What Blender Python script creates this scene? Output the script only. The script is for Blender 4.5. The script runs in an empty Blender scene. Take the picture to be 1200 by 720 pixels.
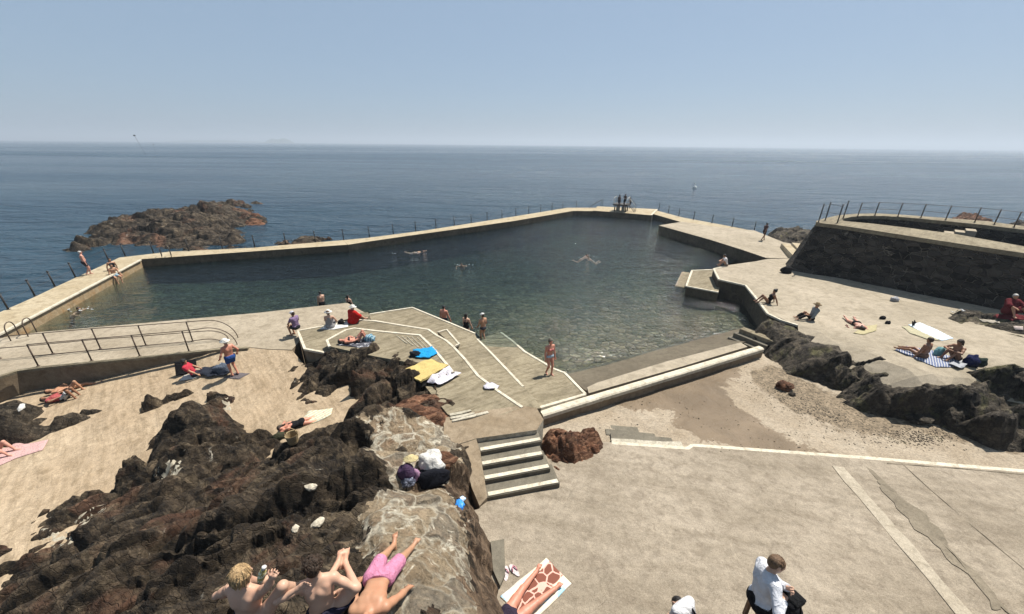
EXPO = 0.90
HAZE = 4.6e-4
import bpy, bmesh, math, random
import numpy as np
from mathutils import Vector, Matrix, noise as mn
from mathutils.bvhtree import BVHTree
from mathutils.geometry import delaunay_2d_cdt
random.seed(7); np.random.seed(7)
SC = bpy.context.scene
COL = SC.collection
R = math.radians
ALB = .67          # overall reflectance of the concretes

# ------------------------------------------------------------------ camera
F, PITCH, ROLL, CZ = 455.0, R(22.75), R(0.57), 9.0
cam_d = bpy.data.cameras.new("camera")
cam = bpy.data.objects.new("camera", cam_d)
COL.objects.link(cam)
cam_d.sensor_width = 36.0
cam_d.lens = F / 1200 * 36
cam_d.clip_start, cam_d.clip_end = 0.05, 60000
cam.matrix_world = Matrix.Translation((0, 0, CZ)) @ Matrix.Rotation(R(90) - PITCH, 4, 'X') @ Matrix.Rotation(ROLL, 4, 'Z')
SC.camera = cam
CR, SR, CP, SP = math.cos(ROLL), math.sin(ROLL), math.cos(PITCH), math.sin(PITCH)

def ray(px, py):
    u, v = px - 600, py - 360
    u, v = u * CR + v * SR, -u * SR + v * CR
    return Vector((u, F * CP - v * SP, -(F * SP + v * CP)))

def at(px, py, z):
    d = ray(px, py)
    t = (CZ - z) / -d.z
    return Vector((d.x * t, d.y * t, z))

SURF = []            # surfaces things may stand on: (bvh)
def add_surf(o):
    me = o.data
    SURF.append(BVHTree.FromPolygons([o.matrix_world @ v.co for v in me.vertices], [p.vertices[:] for p in me.polygons]))

def pick(px, py, default=0.0):
    """the point of the built ground that this direction meets"""
    o, d = Vector((0, 0, CZ)), ray(px, py).normalized()
    best, bn, bd = None, None, 1e9
    for b in SURF:
        h, n, i, dist = b.ray_cast(o, d)
        if h is not None and dist < bd:
            best, bn, bd = h, n, dist
    if best is None:
        return at(px, py, default)
    return best

def ground(x, y, default=0.0, top=8.0):
    best = None
    for b in SURF:
        h, n, i, dist = b.ray_cast(Vector((x, y, top)), Vector((0, 0, -1)))
        if h is not None and (best is None or h.z > best):
            best = h.z
    return default if best is None else best

# ------------------------------------------------------------------ materials
class NT:
    def __init__(s, name):
        s.m = bpy.data.materials.new(name); s.m.use_nodes = True
        s.t = s.m.node_tree; s.t.nodes.clear()
        s.out = s.t.nodes.new('ShaderNodeOutputMaterial')
        s.co = s.n('ShaderNodeTexCoord').outputs['Object']
    def n(s, typ, **kw):
        nd = s.t.nodes.new(typ)
        for k, v in kw.items():
            if hasattr(nd, k) and not isinstance(v, (bpy.types.NodeSocket,)):
                try:
                    setattr(nd, k, v); continue
                except Exception:
                    pass
            s.put(nd.inputs[k], v)
        return nd
    def put(s, sock, v):
        if isinstance(v, bpy.types.NodeSocket): s.t.links.new(v, sock)
        elif isinstance(v, bpy.types.Node): s.t.links.new(v.outputs[0], sock)
        else:
            if sock.type == 'RGBA' and not isinstance(v, (int, float)) and len(v) == 3: v = (*v, 1)
            sock.default_value = v
    def mapping(s, vec=None, scale=(1, 1, 1), rot=(0, 0, 0), loc=(0, 0, 0)):
        nd = s.t.nodes.new('ShaderNodeMapping')
        s.put(nd.inputs['Vector'], vec or s.co)
        nd.inputs['Scale'].default_value = scale; nd.inputs['Rotation'].default_value = rot; nd.inputs['Location'].default_value = loc
        return nd.outputs[0]
    def noise(s, scale, detail=6, rough=.55, dist=0, vec=None):
        nd = s.t.nodes.new('ShaderNodeTexNoise')
        s.put(nd.inputs['Vector'], vec or s.co)
        for k, v in (('Scale', scale), ('Detail', detail), ('Roughness', rough), ('Distortion', dist)): nd.inputs[k].default_value = v
        return nd.outputs['Fac']
    def vor(s, scale, feature='F1', out='Distance', vec=None, rnd=1.0, detail=0):
        nd = s.t.nodes.new('ShaderNodeTexVoronoi'); nd.feature = feature
        s.put(nd.inputs['Vector'], vec or s.co)
        nd.inputs['Scale'].default_value = scale; nd.inputs['Randomness'].default_value = rnd
        return nd.outputs[out]
    def cellgrey(s, scale, lo, hi, vec=None):
        c = s.vor(scale, 'F1', 'Color', vec)
        v = s.n('ShaderNodeSeparateColor'); s.put(v.inputs[0], c)
        return s.ramp(v.outputs[0], [(0, lo), (1, hi)])
    def warp(s, scale, amt, vec=None, detail=3):
        nd = s.t.nodes.new('ShaderNodeTexNoise'); s.put(nd.inputs['Vector'], vec or s.co)
        nd.inputs['Scale'].default_value = scale; nd.inputs['Detail'].default_value = detail
        a = s.vm('SUBTRACT', nd.outputs['Color'], (.5, .5, .5)); b = s.vm('SCALE', a, sc=amt)
        return s.vm('ADD', vec or s.co, b)
    def vm(s, op, a, b=None, sc=None):
        nd = s.t.nodes.new('ShaderNodeVectorMath'); nd.operation = op
        s.put(nd.inputs[0], a)
        if b is not None: s.put(nd.inputs[1], b)
        if sc is not None: nd.inputs['Scale'].default_value = sc
        return nd.outputs[0]
    def math(s, op, a, b=0.0, clamp=False):
        nd = s.t.nodes.new('ShaderNodeMath'); nd.operation = op; nd.use_clamp = clamp
        s.put(nd.inputs[0], a); s.put(nd.inputs[1], b)
        return nd.outputs[0]
    def ramp(s, fac, stops):
        nd = s.t.nodes.new('ShaderNodeValToRGB'); s.put(nd.inputs[0], fac)
        el = nd.color_ramp.elements
        while len(el) < len(stops): el.new(.5)
        for e, (p, c) in zip(el, stops):
            e.position = p; e.color = (c, c, c, 1) if isinstance(c, (int, float)) else (*c, 1)
        return nd.outputs[0]
    def mix(s, fac, a, b, mode='MIX'):
        nd = s.t.nodes.new('ShaderNodeMix'); nd.data_type = 'RGBA'; nd.blend_type = mode
        s.put(nd.inputs[0], fac)
        s.put(nd.inputs[6], a if not isinstance(a, (int, float)) else (a, a, a, 1)); s.put(nd.inputs[7], b if not isinstance(b, (int, float)) else (b, b, b, 1))
        return nd.outputs[2]
    def bump(s, h, strength=.5, dist=.02, normal=None):
        nd = s.t.nodes.new('ShaderNodeBump'); s.put(nd.inputs['Height'], h)
        nd.inputs['Strength'].default_value = strength; nd.inputs['Distance'].default_value = dist
        if normal is not None: s.put(nd.inputs['Normal'], normal)
        return nd.outputs[0]
    def bsdf(s, color, rough=.8, normal=None, spec=.3, **kw):
        nd = s.t.nodes.new('ShaderNodeBsdfPrincipled')
        s.put(nd.inputs['Base Color'], color); s.put(nd.inputs['Roughness'], rough)
        nd.inputs['Specular IOR Level'].default_value = spec
        if normal is not None: s.put(nd.inputs['Normal'], normal)
        for k, v in kw.items(): s.put(nd.inputs[k], v)
        s.t.links.new(nd.outputs[0], s.out.inputs['Surface'])
        return s.m

def concrete(name, c1, c2, c3, big=.35, mid=2.2, fine=14, bmp=.35, streak=None, pit=.25, spots=.0, rust=None, slabs=None):
    t = NT(name)
    c1, c2, c3 = [tuple(x * ALB for x in c) for c in (c1, c2, c3)]
    w = t.warp(.8, .6)
    a = t.noise(big, 7, .6, .4, w)
    b = t.noise(mid, 8, .65, .6)
    c = t.noise(fine, 8, .7)
    col = t.mix(t.ramp(a, [(.33, 0), (.66, 1)]), c1, c2)
    col = t.mix(t.math('MULTIPLY', t.ramp(b, [(.48, 0), (.68, 1)]), .75), col, c3)
    h = t.math('ADD', t.math('MULTIPLY', c, .6), t.math('MULTIPLY', b, .8))
    if streak:
        ang, sc, strg = streak
        v = t.mapping(t.mapping(t.warp(.5, .5), rot=(0, 0, ang)), scale=(sc * .12, sc, sc))
        st = t.noise(1.0, 6, .6, .3, v)
        col = t.mix(t.math('MULTIPLY', t.ramp(st, [(.44, 0), (.62, 1)]), strg), col, t.mix(1.0, col, (.62, .6, .56), 'MULTIPLY'))
        h = t.math('ADD', h, t.math('MULTIPLY', st, 1.2 * strg))
    gr = t.ramp(t.noise(fine * 3.1, 5, .8), [(.3, .72), (.5, 1.0), (.7, 1.28)])
    gm = t.ramp(t.noise(mid * 2.3, 7, .72, .4), [(.34, .82), (.5, 1.0), (.68, 1.16)])
    col = t.mix(1.0, t.mix(1.0, col, gr, 'MULTIPLY'), gm, 'MULTIPLY')
    # pits, grit and pale worn spots
    g = t.ramp(t.noise(fine * 4, 3, .7), [(.36, 1), (.46, 0)])
    col = t.mix(t.math('MULTIPLY', g, pit), col, t.mix(1.0, col, (.42, .4, .37), 'MULTIPLY'))
    g2 = t.ramp(t.noise(fine * 1.7, 5, .75), [(.60, 0), (.70, 1)])
    col = t.mix(t.math('MULTIPLY', g2, .35 + spots), col, t.mix(.5, col, (.50, .455, .37)))
    # dark run marks and drips
    dk = t.ramp(t.noise(mid * .55, 9, .72, 1.2), [(.60, 0), (.74, 1)])
    col = t.mix(t.math('MULTIPLY', dk, .45), col, t.mix(1.0, col, (.55, .53, .48), 'MULTIPLY'))
    # hairline cracks
    cv = t.vor(.55, 'DISTANCE_TO_EDGE', 'Distance', t.warp(1.6, .55, detail=6))
    cr = t.ramp(cv, [(.0, 1), (.003, .6), (.008, 0)])
    crm = t.math('MULTIPLY', cr, t.ramp(t.noise(.7, 4), [(.56, 0), (.66, .5)]))
    col = t.mix(crm, col, t.mix(1.0, col, (.6, .58, .55), 'MULTIPLY'))
    h = t.math('SUBTRACT', h, t.math('MULTIPLY', crm, .6))
    if rust:
        rr = t.ramp(t.noise(1.3, 6, .6, .8), [(.5, 0), (.7, 1)])
        col = t.mix(t.math('MULTIPLY', rr, .6), col, rust)
    return t.bsdf(col, .9, t.bump(h, bmp, .05), .15)

def rockmat(name, dark, mid, light, pale=(.42, .38, .31), pale_amt=.25, scale=1.0, stretch=None, red=None, red_amt=.0, green=None, bmp=.9, tan=None, tan_amt=.5):
    t = NT(name)
    dark, mid, light = [tuple(x * q for x in c) for c, q in ((dark, .5), (mid, .56), (light, .72))]
    vec = t.warp(1.1 * scale, .3)
    if stretch is not None:
        vec = t.mapping(t.mapping(vec, rot=(0, 0, stretch)), scale=(.38, 1.25, 1.3))
    a = t.noise(.9 * scale, 9, .66, .5, vec)
    b = t.noise(5 * scale, 10, .7, .4, vec)
    c = t.noise(24 * scale, 8, .75, 0, vec)
    col = t.mix(t.ramp(a, [(.40, 0), (.58, 1)]), dark, mid)
    col = t.mix(t.math('MULTIPLY', t.ramp(b, [(.47, 0), (.66, 1)]), .8), col, light)
    col = t.mix(t.ramp(c, [(.34, .75), (.5, 0)]), col, t.mix(1.0, col, (.35, .33, .32), 'MULTIPLY'))
    if tan:
        r = t.math('MULTIPLY', t.ramp(t.noise(.8 * scale, 8, .66, .9, vec), [(.52, 0), (.62, 1)]), t.ramp(b, [(.36, .25), (.55, 1)]))
        col = t.mix(t.math('MULTIPLY', r, tan_amt), col, tan)
        st = t.noise(1, 6, .7, .3, t.mapping(vec, scale=(1.2, 14, 14)))
        col = t.mix(t.math('MULTIPLY', t.ramp(st, [(.52, 0), (.62, 1)]), .5), col, t.mix(1.0, col, (.45, .43, .42), 'MULTIPLY'))
    if red:
        r = t.ramp(t.noise(.55 * scale, 6, .6, .6), [(.5 - red_amt * .3, 0), (.62 - red_amt * .3, 1)])
        col = t.mix(t.math('MULTIPLY', r, .75), col, red)
    if green:
        r = t.ramp(t.noise(1.4 * scale, 7, .65, .6), [(.55, 0), (.68, 1)])
        col = t.mix(t.math('MULTIPLY', r, .7), col, green)
    p = t.math('MULTIPLY', t.ramp(t.noise(2.6 * scale, 9, .72, .8), [(.63, 0), (.70, 1)]), t.ramp(t.noise(.7, 4), [(.42, 0), (.58, 1)]))
    col = t.mix(t.math('MULTIPLY', p, pale_amt * 3, True), col, pale)
    e = t.vor(3.2 * scale, 'DISTANCE_TO_EDGE', 'Distance', t.warp(3 * scale, .3, vec, 5))
    e2 = t.vor(11 * scale, 'DISTANCE_TO_EDGE', 'Distance', t.warp(9 * scale, .12, vec, 4))
    crk = t.ramp(e, [(0, 0), (.035, 1)])
    crk2 = t.ramp(e2, [(0, 0), (.06, 1)])
    cg = t.cellgrey(3.2 * scale, 0, 1, t.warp(3 * scale, .3, vec, 5)); cg2 = t.cellgrey(11 * scale, 0, 1, t.warp(9 * scale, .12, vec, 4))
    col = t.mix(1.0, col, t.ramp(cg, [(0, .6), (1, 1.35)]), 'MULTIPLY')
    col = t.mix(t.ramp(e, [(0, .7), (.02, 0)]), col, t.mix(1.0, col, (.3, .28, .27), 'MULTIPLY'))
    h = t.math('ADD', t.math('MULTIPLY', b, .55), t.math('MULTIPLY', c, .40))
    h = t.math('ADD', h, t.math('ADD', t.math('MULTIPLY', crk, .45), t.math('MULTIPLY', crk2, .22)))
    h = t.math('ADD', h, t.math('ADD', t.math('MULTIPLY', cg, .55), t.math('MULTIPLY', cg2, .22)))
    return t.bsdf(col, .86, t.bump(h, bmp, .085), .2)

def plain(name, col, rough=.7, var=.25, scale=8, spec=.3, bmp=.15, **kw):
    t = NT(name)
    a = t.noise(scale, 6, .6)
    c = t.mix(t.ramp(a, [(.3, 0), (.7, 1)]), tuple(x * (1 - var) for x in col), tuple(min(1, x * (1 + var * .5)) for x in col))
    return t.bsdf(c, rough, t.bump(a, bmp, .01), spec, **kw)

M = {}
def cloth(col, name=None, stripes=None, pattern=None):
    """woven cotton: a fold and weave bump; stripes = (colour, scale, angle)"""
    key = ('cloth', tuple(col), stripes, pattern)
    if key in M: return M[key]
    t = NT(name or 'cloth'); col = tuple(x * .78 for x in col)
    a = t.noise(9, 5, .6, 1.6); b = t.noise(160, 2, .5)
    c = t.mix(t.ramp(a, [(.3, 0), (.7, 1)]), tuple(x * .82 for x in col), col)
    if stripes:
        sc_, period, ang = stripes
        nd = t.n('ShaderNodeTexWave'); nd.wave_type = 'BANDS'; nd.bands_direction = 'X'
        t.put(nd.inputs['Vector'], t.mapping(rot=(0, 0, ang))); nd.inputs['Scale'].default_value = period; nd.inputs['Distortion'].default_value = .3
        c = t.mix(t.ramp(nd.outputs['Fac'], [(.42, 0), (.5, 1)]), c, sc_)
    if pattern:
        pc, psc, thr = pattern
        nz = t.noise(psc, 3, .5, .6)
        c = t.mix(t.ramp(nz, [(thr, 0), (thr + .03, 1)]), c, pc)
    h = t.math('ADD', t.math('MULTIPLY', a, 1.0), t.math('MULTIPLY', b, .1))
    M[key] = t.bsdf(c, .92, t.bump(h, 1.0, .05), .1)
    return M[key]

def skinmat(col):
    key = ('skin', col)
    if key in M: return M[key]
    t = NT('skin'); col = tuple(x * .75 for x in col)
    a = t.noise(7, 5, .6); b = t.noise(2.2, 3, .5)
    c = t.mix(t.ramp(a, [(.3, 0), (.7, 1)]), tuple(x * .86 for x in col), col)
    c = t.mix(t.math('MULTIPLY', t.ramp(b, [(.45, 0), (.65, 1)]), .35), c, (min(1, col[0] * 1.08), col[1] * .8, col[2] * .72))
    fr = t.ramp(t.noise(55, 2, .5), [(.66, 0), (.72, 1)])
    c = t.mix(t.math('MULTIPLY', fr, .35), c, tuple(x * .55 for x in col))
    M[key] = t.bsdf(c, .5, t.bump(t.noise(60, 3), .08, .01), .35, **{'Subsurface Weight': .06, 'Subsurface Radius': (.012, .005, .003)})
    return M[key]

def hairmat(col):
    key = ('hair', col)
    if key in M: return M[key]
    t = NT('hair')
    v = t.mapping(t.warp(6, .12), scale=(70, 70, 9))
    a = t.noise(1, 5, .65, .5, v); b = t.noise(11, 4, .6)
    c = t.mix(t.ramp(a, [(.35, 0), (.68, 1)]), tuple(x * .45 for x in col), tuple(x * 1.35 for x in col))
    h = t.math('ADD', t.math('MULTIPLY', a, .8), b)
    M[key] = t.bsdf(c, .55, t.bump(h, 1.0, .02), .35)
    return M[key]

# ------------------------------------------------------------------ objects
def mesh_obj(name, verts, faces, mats, parent=None, smooth=False, loc=None, fmat=None):
    me = bpy.data.meshes.new(name)
    if loc is not None:
        verts = [(v[0] - loc[0], v[1] - loc[1], v[2] - loc[2]) for v in verts]
    me.from_pydata([tuple(v) for v in verts], [], [tuple(int(i) for i in f) for f in faces])
    if not isinstance(mats, (list, tuple)): mats = [mats]
    for m in mats: me.materials.append(m)
    if fmat is not None: me.polygons.foreach_set('material_index', np.array(fmat, dtype=np.int32))
    if smooth: me.polygons.foreach_set('use_smooth', np.ones(len(me.polygons), dtype=bool))
    me.update()
    o = bpy.data.objects.new(name, me)
    COL.objects.link(o)
    if loc is not None: o.location = loc
    if parent is not None: o.parent = parent
    return o

def tag(o, label=None, cat=None, group=None, kind=None):
    if label: o['label'] = label
    if cat: o['category'] = cat
    if group: o['group'] = group
    if kind: o['kind'] = kind
    return o

def empty(name, loc, rz=0):
    o = bpy.data.objects.new(name, None); COL.objects.link(o)
    o.location = loc; o.rotation_euler = (0, 0, rz); o.empty_display_size = .2
    return o

class MB:
    """collects shapes for ONE mesh"""
    def __init__(s): s.v = []; s.f = []
    def add(s, vs, fs):
        b = len(s.v); s.v += [tuple(v) for v in vs]; s.f += [tuple(i + b for i in f) for f in fs]
    def box(s, c, sx, sy, sz, rz=0, taper=1.0, bev=0.0):
        ca, sa = math.cos(rz), math.sin(rz)
        def P(x, y, z): return (c[0] + x * ca - y * sa, c[1] + x * sa + y * ca, c[2] + z)
        hx, hy, hz = sx / 2, sy / 2, sz / 2
        if bev <= 0:
            vs = [P(x * hx * (taper if z > 0 else 1), y * hy * (taper if z > 0 else 1), z * hz) for z in (-1, 1) for y in (-1, 1) for x in (-1, 1)]
            s.add(vs, [(0, 2, 3, 1), (4, 5, 7, 6), (0, 1, 5, 4), (2, 6, 7, 3), (0, 4, 6, 2), (1, 3, 7, 5)])
        else:
            ring = lambda ix, iy, z: [P(-ix + bev, -iy, z), P(ix - bev, -iy, z), P(ix, -iy + bev, z), P(ix, iy - bev, z), P(ix - bev, iy, z), P(-ix + bev, iy, z), P(-ix, iy - bev, z), P(-ix, -iy + bev, z)]
            rs = [ring(hx - bev, hy - bev, -hz), ring(hx, hy, -hz + bev), ring(hx, hy, hz - bev), ring(hx - bev, hy - bev, hz)]
            vs = sum(rs, []); fs = [tuple(range(7, -1, -1)), tuple(range(24, 32))]
            for k in range(3):
                for i in range(8):
                    j = (i + 1) % 8
                    fs.append((k * 8 + i, k * 8 + j, k * 8 + 8 + j, k * 8 + 8 + i))
            s.add(vs, fs)
    def tube(s, pts, r, n=8, cap=True, r2=None):
        pts = [Vector(p) for p in pts]; m = len(pts)
        rs = r if isinstance(r, (list, tuple)) else [r + (0 if r2 is None else (r2 - r) * i / max(1, m - 1)) for i in range(m)]
        t0 = (pts[1] - pts[0]).normalized()
        u = t0.orthogonal().normalized()
        vs = []; fs = []
        for i, p in enumerate(pts):
            t = ((pts[min(i + 1, m - 1)] - pts[max(i - 1, 0)])).normalized()
            u = (u - t * u.dot(t)).normalized(); w = t.cross(u)
            for k in range(n):
                a = 2 * math.pi * k / n
                vs.append(p + (u * math.cos(a) + w * math.sin(a)) * rs[i])
        for i in range(m - 1):
            for k in range(n):
                j = (k + 1) % n
                fs.append((i * n + k, i * n + j, i * n + n + j, i * n + n + k))
        if cap: fs += [tuple(range(n - 1, -1, -1)), tuple(range((m - 1) * n, m * n))]
        s.add(vs, fs)
    def lathe(s, c, prof, n=20, up=None, squash=1.0):
        """prof: list of (radius, height)"""
        up = Vector(up or (0, 0, 1)).normalized(); u = up.orthogonal().normalized(); w = up.cross(u)
        vs = []; fs = []
        for (r, h) in prof:
            for k in range(n):
                a = 2 * math.pi * k / n
                vs.append(Vector(c) + up * h + (u * math.cos(a) + w * math.sin(a) * squash) * r)
        for i in range(len(prof) - 1):
            for k in range(n):
                j = (k + 1) % n
                fs.append((i * n + k, i * n + j, i * n + n + j, i * n + n + k))
        fs += [tuple(range(n - 1, -1, -1)), tuple(range((len(prof) - 1) * n, len(prof) * n))]
        s.add(vs, fs)
    def build(s, name, mat, parent=None, smooth=False, loc=None):
        return mesh_obj(name, s.v, s.f, mat, parent, smooth, loc)

# ------------------------------------------------------------------ height interpolation
class RBF:
    def __init__(s, pts):
        P = np.array([(p[0], p[1]) for p in pts], float); z = np.array([p[2] for p in pts], float)
        # drop near-duplicates
        keep = []
        for i in range(len(P)):
            if all(np.hypot(*(P[i] - P[j])) > .02 for j in keep): keep.append(i)
        P, z = P[keep], z[keep]
        n = len(P); D = np.hypot(P[:, None, 0] - P[None, :, 0], P[:, None, 1] - P[None, :, 1])
        A = np.zeros((n + 3, n + 3)); A[:n, :n] = D; A[:n, n] = 1; A[:n, n + 1:] = P; A[n, :n] = 1; A[n + 1:, :n] = P.T
        s.w = np.linalg.lstsq(A, np.concatenate([z, np.zeros(3)]), rcond=None)[0]; s.P = P
    def __call__(s, x, y):
        x = np.atleast_1d(np.asarray(x, float)); y = np.atleast_1d(np.asarray(y, float))
        out = np.empty(x.shape)
        n = len(s.P)
        for a in range(0, len(x), 20000):
            xs, ys = x[a:a + 20000], y[a:a + 20000]
            D = np.hypot(xs[:, None] - s.P[None, :, 0], ys[:, None] - s.P[None, :, 1])
            out[a:a + 20000] = D @ s.w[:n] + s.w[n] + s.w[n + 1] * xs + s.w[n + 2] * ys
        return out

def inside_dist(x, y, poly):
    """signed distance to a polygon, positive inside"""
    x = np.asarray(x, float); y = np.asarray(y, float)
    d = np.full(x.shape, 1e9); ins = np.zeros(x.shape, bool)
    n = len(poly)
    for i in range(n):
        ax, ay = poly[i][0], poly[i][1]; bx, by = poly[(i + 1) % n][0], poly[(i + 1) % n][1]
        ex, ey = bx - ax, by - ay; L = ex * ex + ey * ey + 1e-12
        t = np.clip(((x - ax) * ex + (y - ay) * ey) / L, 0, 1)
        d = np.minimum(d, np.hypot(x - ax - t * ex, y - ay - t * ey))
        c = ((ay > y) != (by > y)) & (x < (bx - ax) * (y - ay) / (by - ay + 1e-15) + ax)
        ins ^= c
    return np.where(ins, d, -d)

def subdiv(pts, step):
    out = []
    n = len(pts)
    for i in range(n):
        a, b = Vector(pts[i]), Vector(pts[(i + 1) % n]); k = max(1, int((b - a).length / step))
        out += [a.lerp(b, j / k) for j in range(k)]
    return out

def px3(pts, z=0.0):
    """(px,py[,z]) -> world points"""
    return [at(p[0], p[1], p[2] if len(p) > 2 else z) for p in pts]

def sheet(name, outline, mat, zbot=None, step=.5, ctrl=(), parent=None, rough=.0, mats_side=None, surf=True, lift=0.0, follow=None, edge_step=None, off=None):
    """a slab: outline = world points; top by interpolation, sides down to zbot"""
    ol = subdiv(outline, edge_step or step)
    f = follow or RBF([tuple(p) for p in ol] + [tuple(p) for p in ctrl])
    xs = [p.x for p in ol]; ys = [p.y for p in ol]
    gx = np.arange(min(xs), max(xs), step); gy = np.arange(min(ys), max(ys), step)
    X, Y = np.meshgrid(gx, gy); X = X.ravel() + np.random.uniform(-.2, .2, X.size) * step; Y = Y.ravel() + np.random.uniform(-.2, .2, Y.size) * step
    d = inside_dist(X, Y, ol); k = d > step * .35
    pts = [(p.x, p.y) for p in ol] + list(zip(X[k].tolist(), Y[k].tolist()))
    n = len(ol)
    co, _, fc, _, _, _ = delaunay_2d_cdt([Vector(p) for p in pts], [(i, (i + 1) % n) for i in range(n)], [], 1, 1e-5)
    cx = np.array([c.x for c in co]); cy = np.array([c.y for c in co])
    z = f(cx, cy) + lift
    if rough:
        z = z + np.array([rough * mn.fractal(Vector((x * .9, y * .9, 3.1)), .8, 2.1, 4) for x, y in zip(cx, cy)]) * np.clip(inside_dist(cx, cy, ol) * 2, 0, 1)
    V = [(x, y, q) for x, y, q in zip(cx, cy, z)]
    Fs = []
    for t in fc:
        a, b, c = t[:3]
        if (cx[b] - cx[a]) * (cy[c] - cy[a]) - (cy[b] - cy[a]) * (cx[c] - cx[a]) < 0: t = t[::-1]
        Fs.append(tuple(t))
    fm = [0] * len(Fs)
    if zbot is not None:
        # boundary edges
        cnt = {}
        for t in Fs:
            for i in range(len(t)):
                cnt[(t[i], t[(i + 1) % len(t)])] = 1
        low = {}
        for (a, b) in list(cnt):
            if (b, a) not in cnt:
                for q in (a, b):
                    if q not in low:
                        low[q] = len(V); V.append((V[q][0], V[q][1], zbot if V[q][2] > zbot else V[q][2] - .05))
                Fs.append((b, a, low[a], low[b])); fm.append(1 if mats_side else 0)
    o = mesh_obj(name, V, Fs, [mat] + ([mats_side] if mats_side else []), parent, fmat=fm)
    o_f = f
    if surf: add_surf(o)
    return o, o_f

def strip(name, pts, width, height, mat, parent=None, side=0.0, down=.0, closed=False, wob=.0, rnd=False):
    """a kerb, coping or painted line along a polyline; pts are its top line"""
    pts = [Vector(p) for p in pts]
    # refine
    ref = []
    for a, b in zip(pts[:-1], pts[1:]):
        k = max(1, int((b - a).length / .45)); ref += [a.lerp(b, j / k) for j in range(k)]
    ref.append(pts[-1]); m = len(ref)
    if rnd: prof = [(-.5, -1), (-.5, -.3), (-.36, -.06), (-.15, 0), (.15, 0), (.36, -.06), (.5, -.3), (.5, -1)]
    else: prof = [(-.5, -1), (-.5, -.12), (-.44, 0), (.44, 0), (.5, -.12), (.5, -1)]
    V = []; Fs = []; n = len(prof)
    for i, p in enumerate(ref):
        t = ref[min(i + 1, m - 1)] - ref[max(i - 1, 0)]; t.z = 0; t.normalize(); nrm = Vector((-t.y, t.x, 0))
        w = width * (1 + wob * mn.noise(p * 1.7)); 
        for (a, h) in prof:
            V.append(p + nrm * (a * w + side) + Vector((0, 0, h * height + (wob * .05 * mn.noise(p * 2.3)))))
    for i in range(m - 1):
        for k in range(n - 1):
            Fs.append((i * n + k, i * n + k + 1, i * n + n + k + 1, i * n + n + k))
    Fs += [tuple(range(n)), tuple(range(m * n - 1, m * n - n - 1, -1))]
    Fs = [f[::-1] for f in Fs]
    return mesh_obj(name, V, Fs, mat, parent)

# ------------------------------------------------------------------ rocks
def facet(x, y, s, seed, ang, asp):
    """blocky jointed rock: every cell has its own height and tilt"""
    ca, sa = math.cos(ang), math.sin(ang)
    u, v = (x * ca + y * sa) / (s * asp), (-x * sa + y * ca) / s
    wv = mn.noise_vector(Vector((u * .8, v * .8, seed))) * .22
    d, p = mn.voronoi(Vector((u + wv.x, v + wv.y, seed)))
    c = p[0]
    h = mn.cell(Vector((c.x * 7.3 + 11, c.y * 9.1, c.z * 5.7 + seed)))
    tx = mn.cell(Vector((c.x * 3.1, c.y * 5.9 + 4, c.z + seed))); ty = mn.cell(Vector((c.x * 8.7 + 2, c.y * 2.3, c.z - seed)))
    gap = min(1.0, (d[1] - d[0]) * 4.5)
    return (h * 1.05 + (u - c.x) * tx * 1.2 + (v - c.y) * ty * 1.2) * (.4 + .6 * gap) - (1 - gap) * .55

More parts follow.
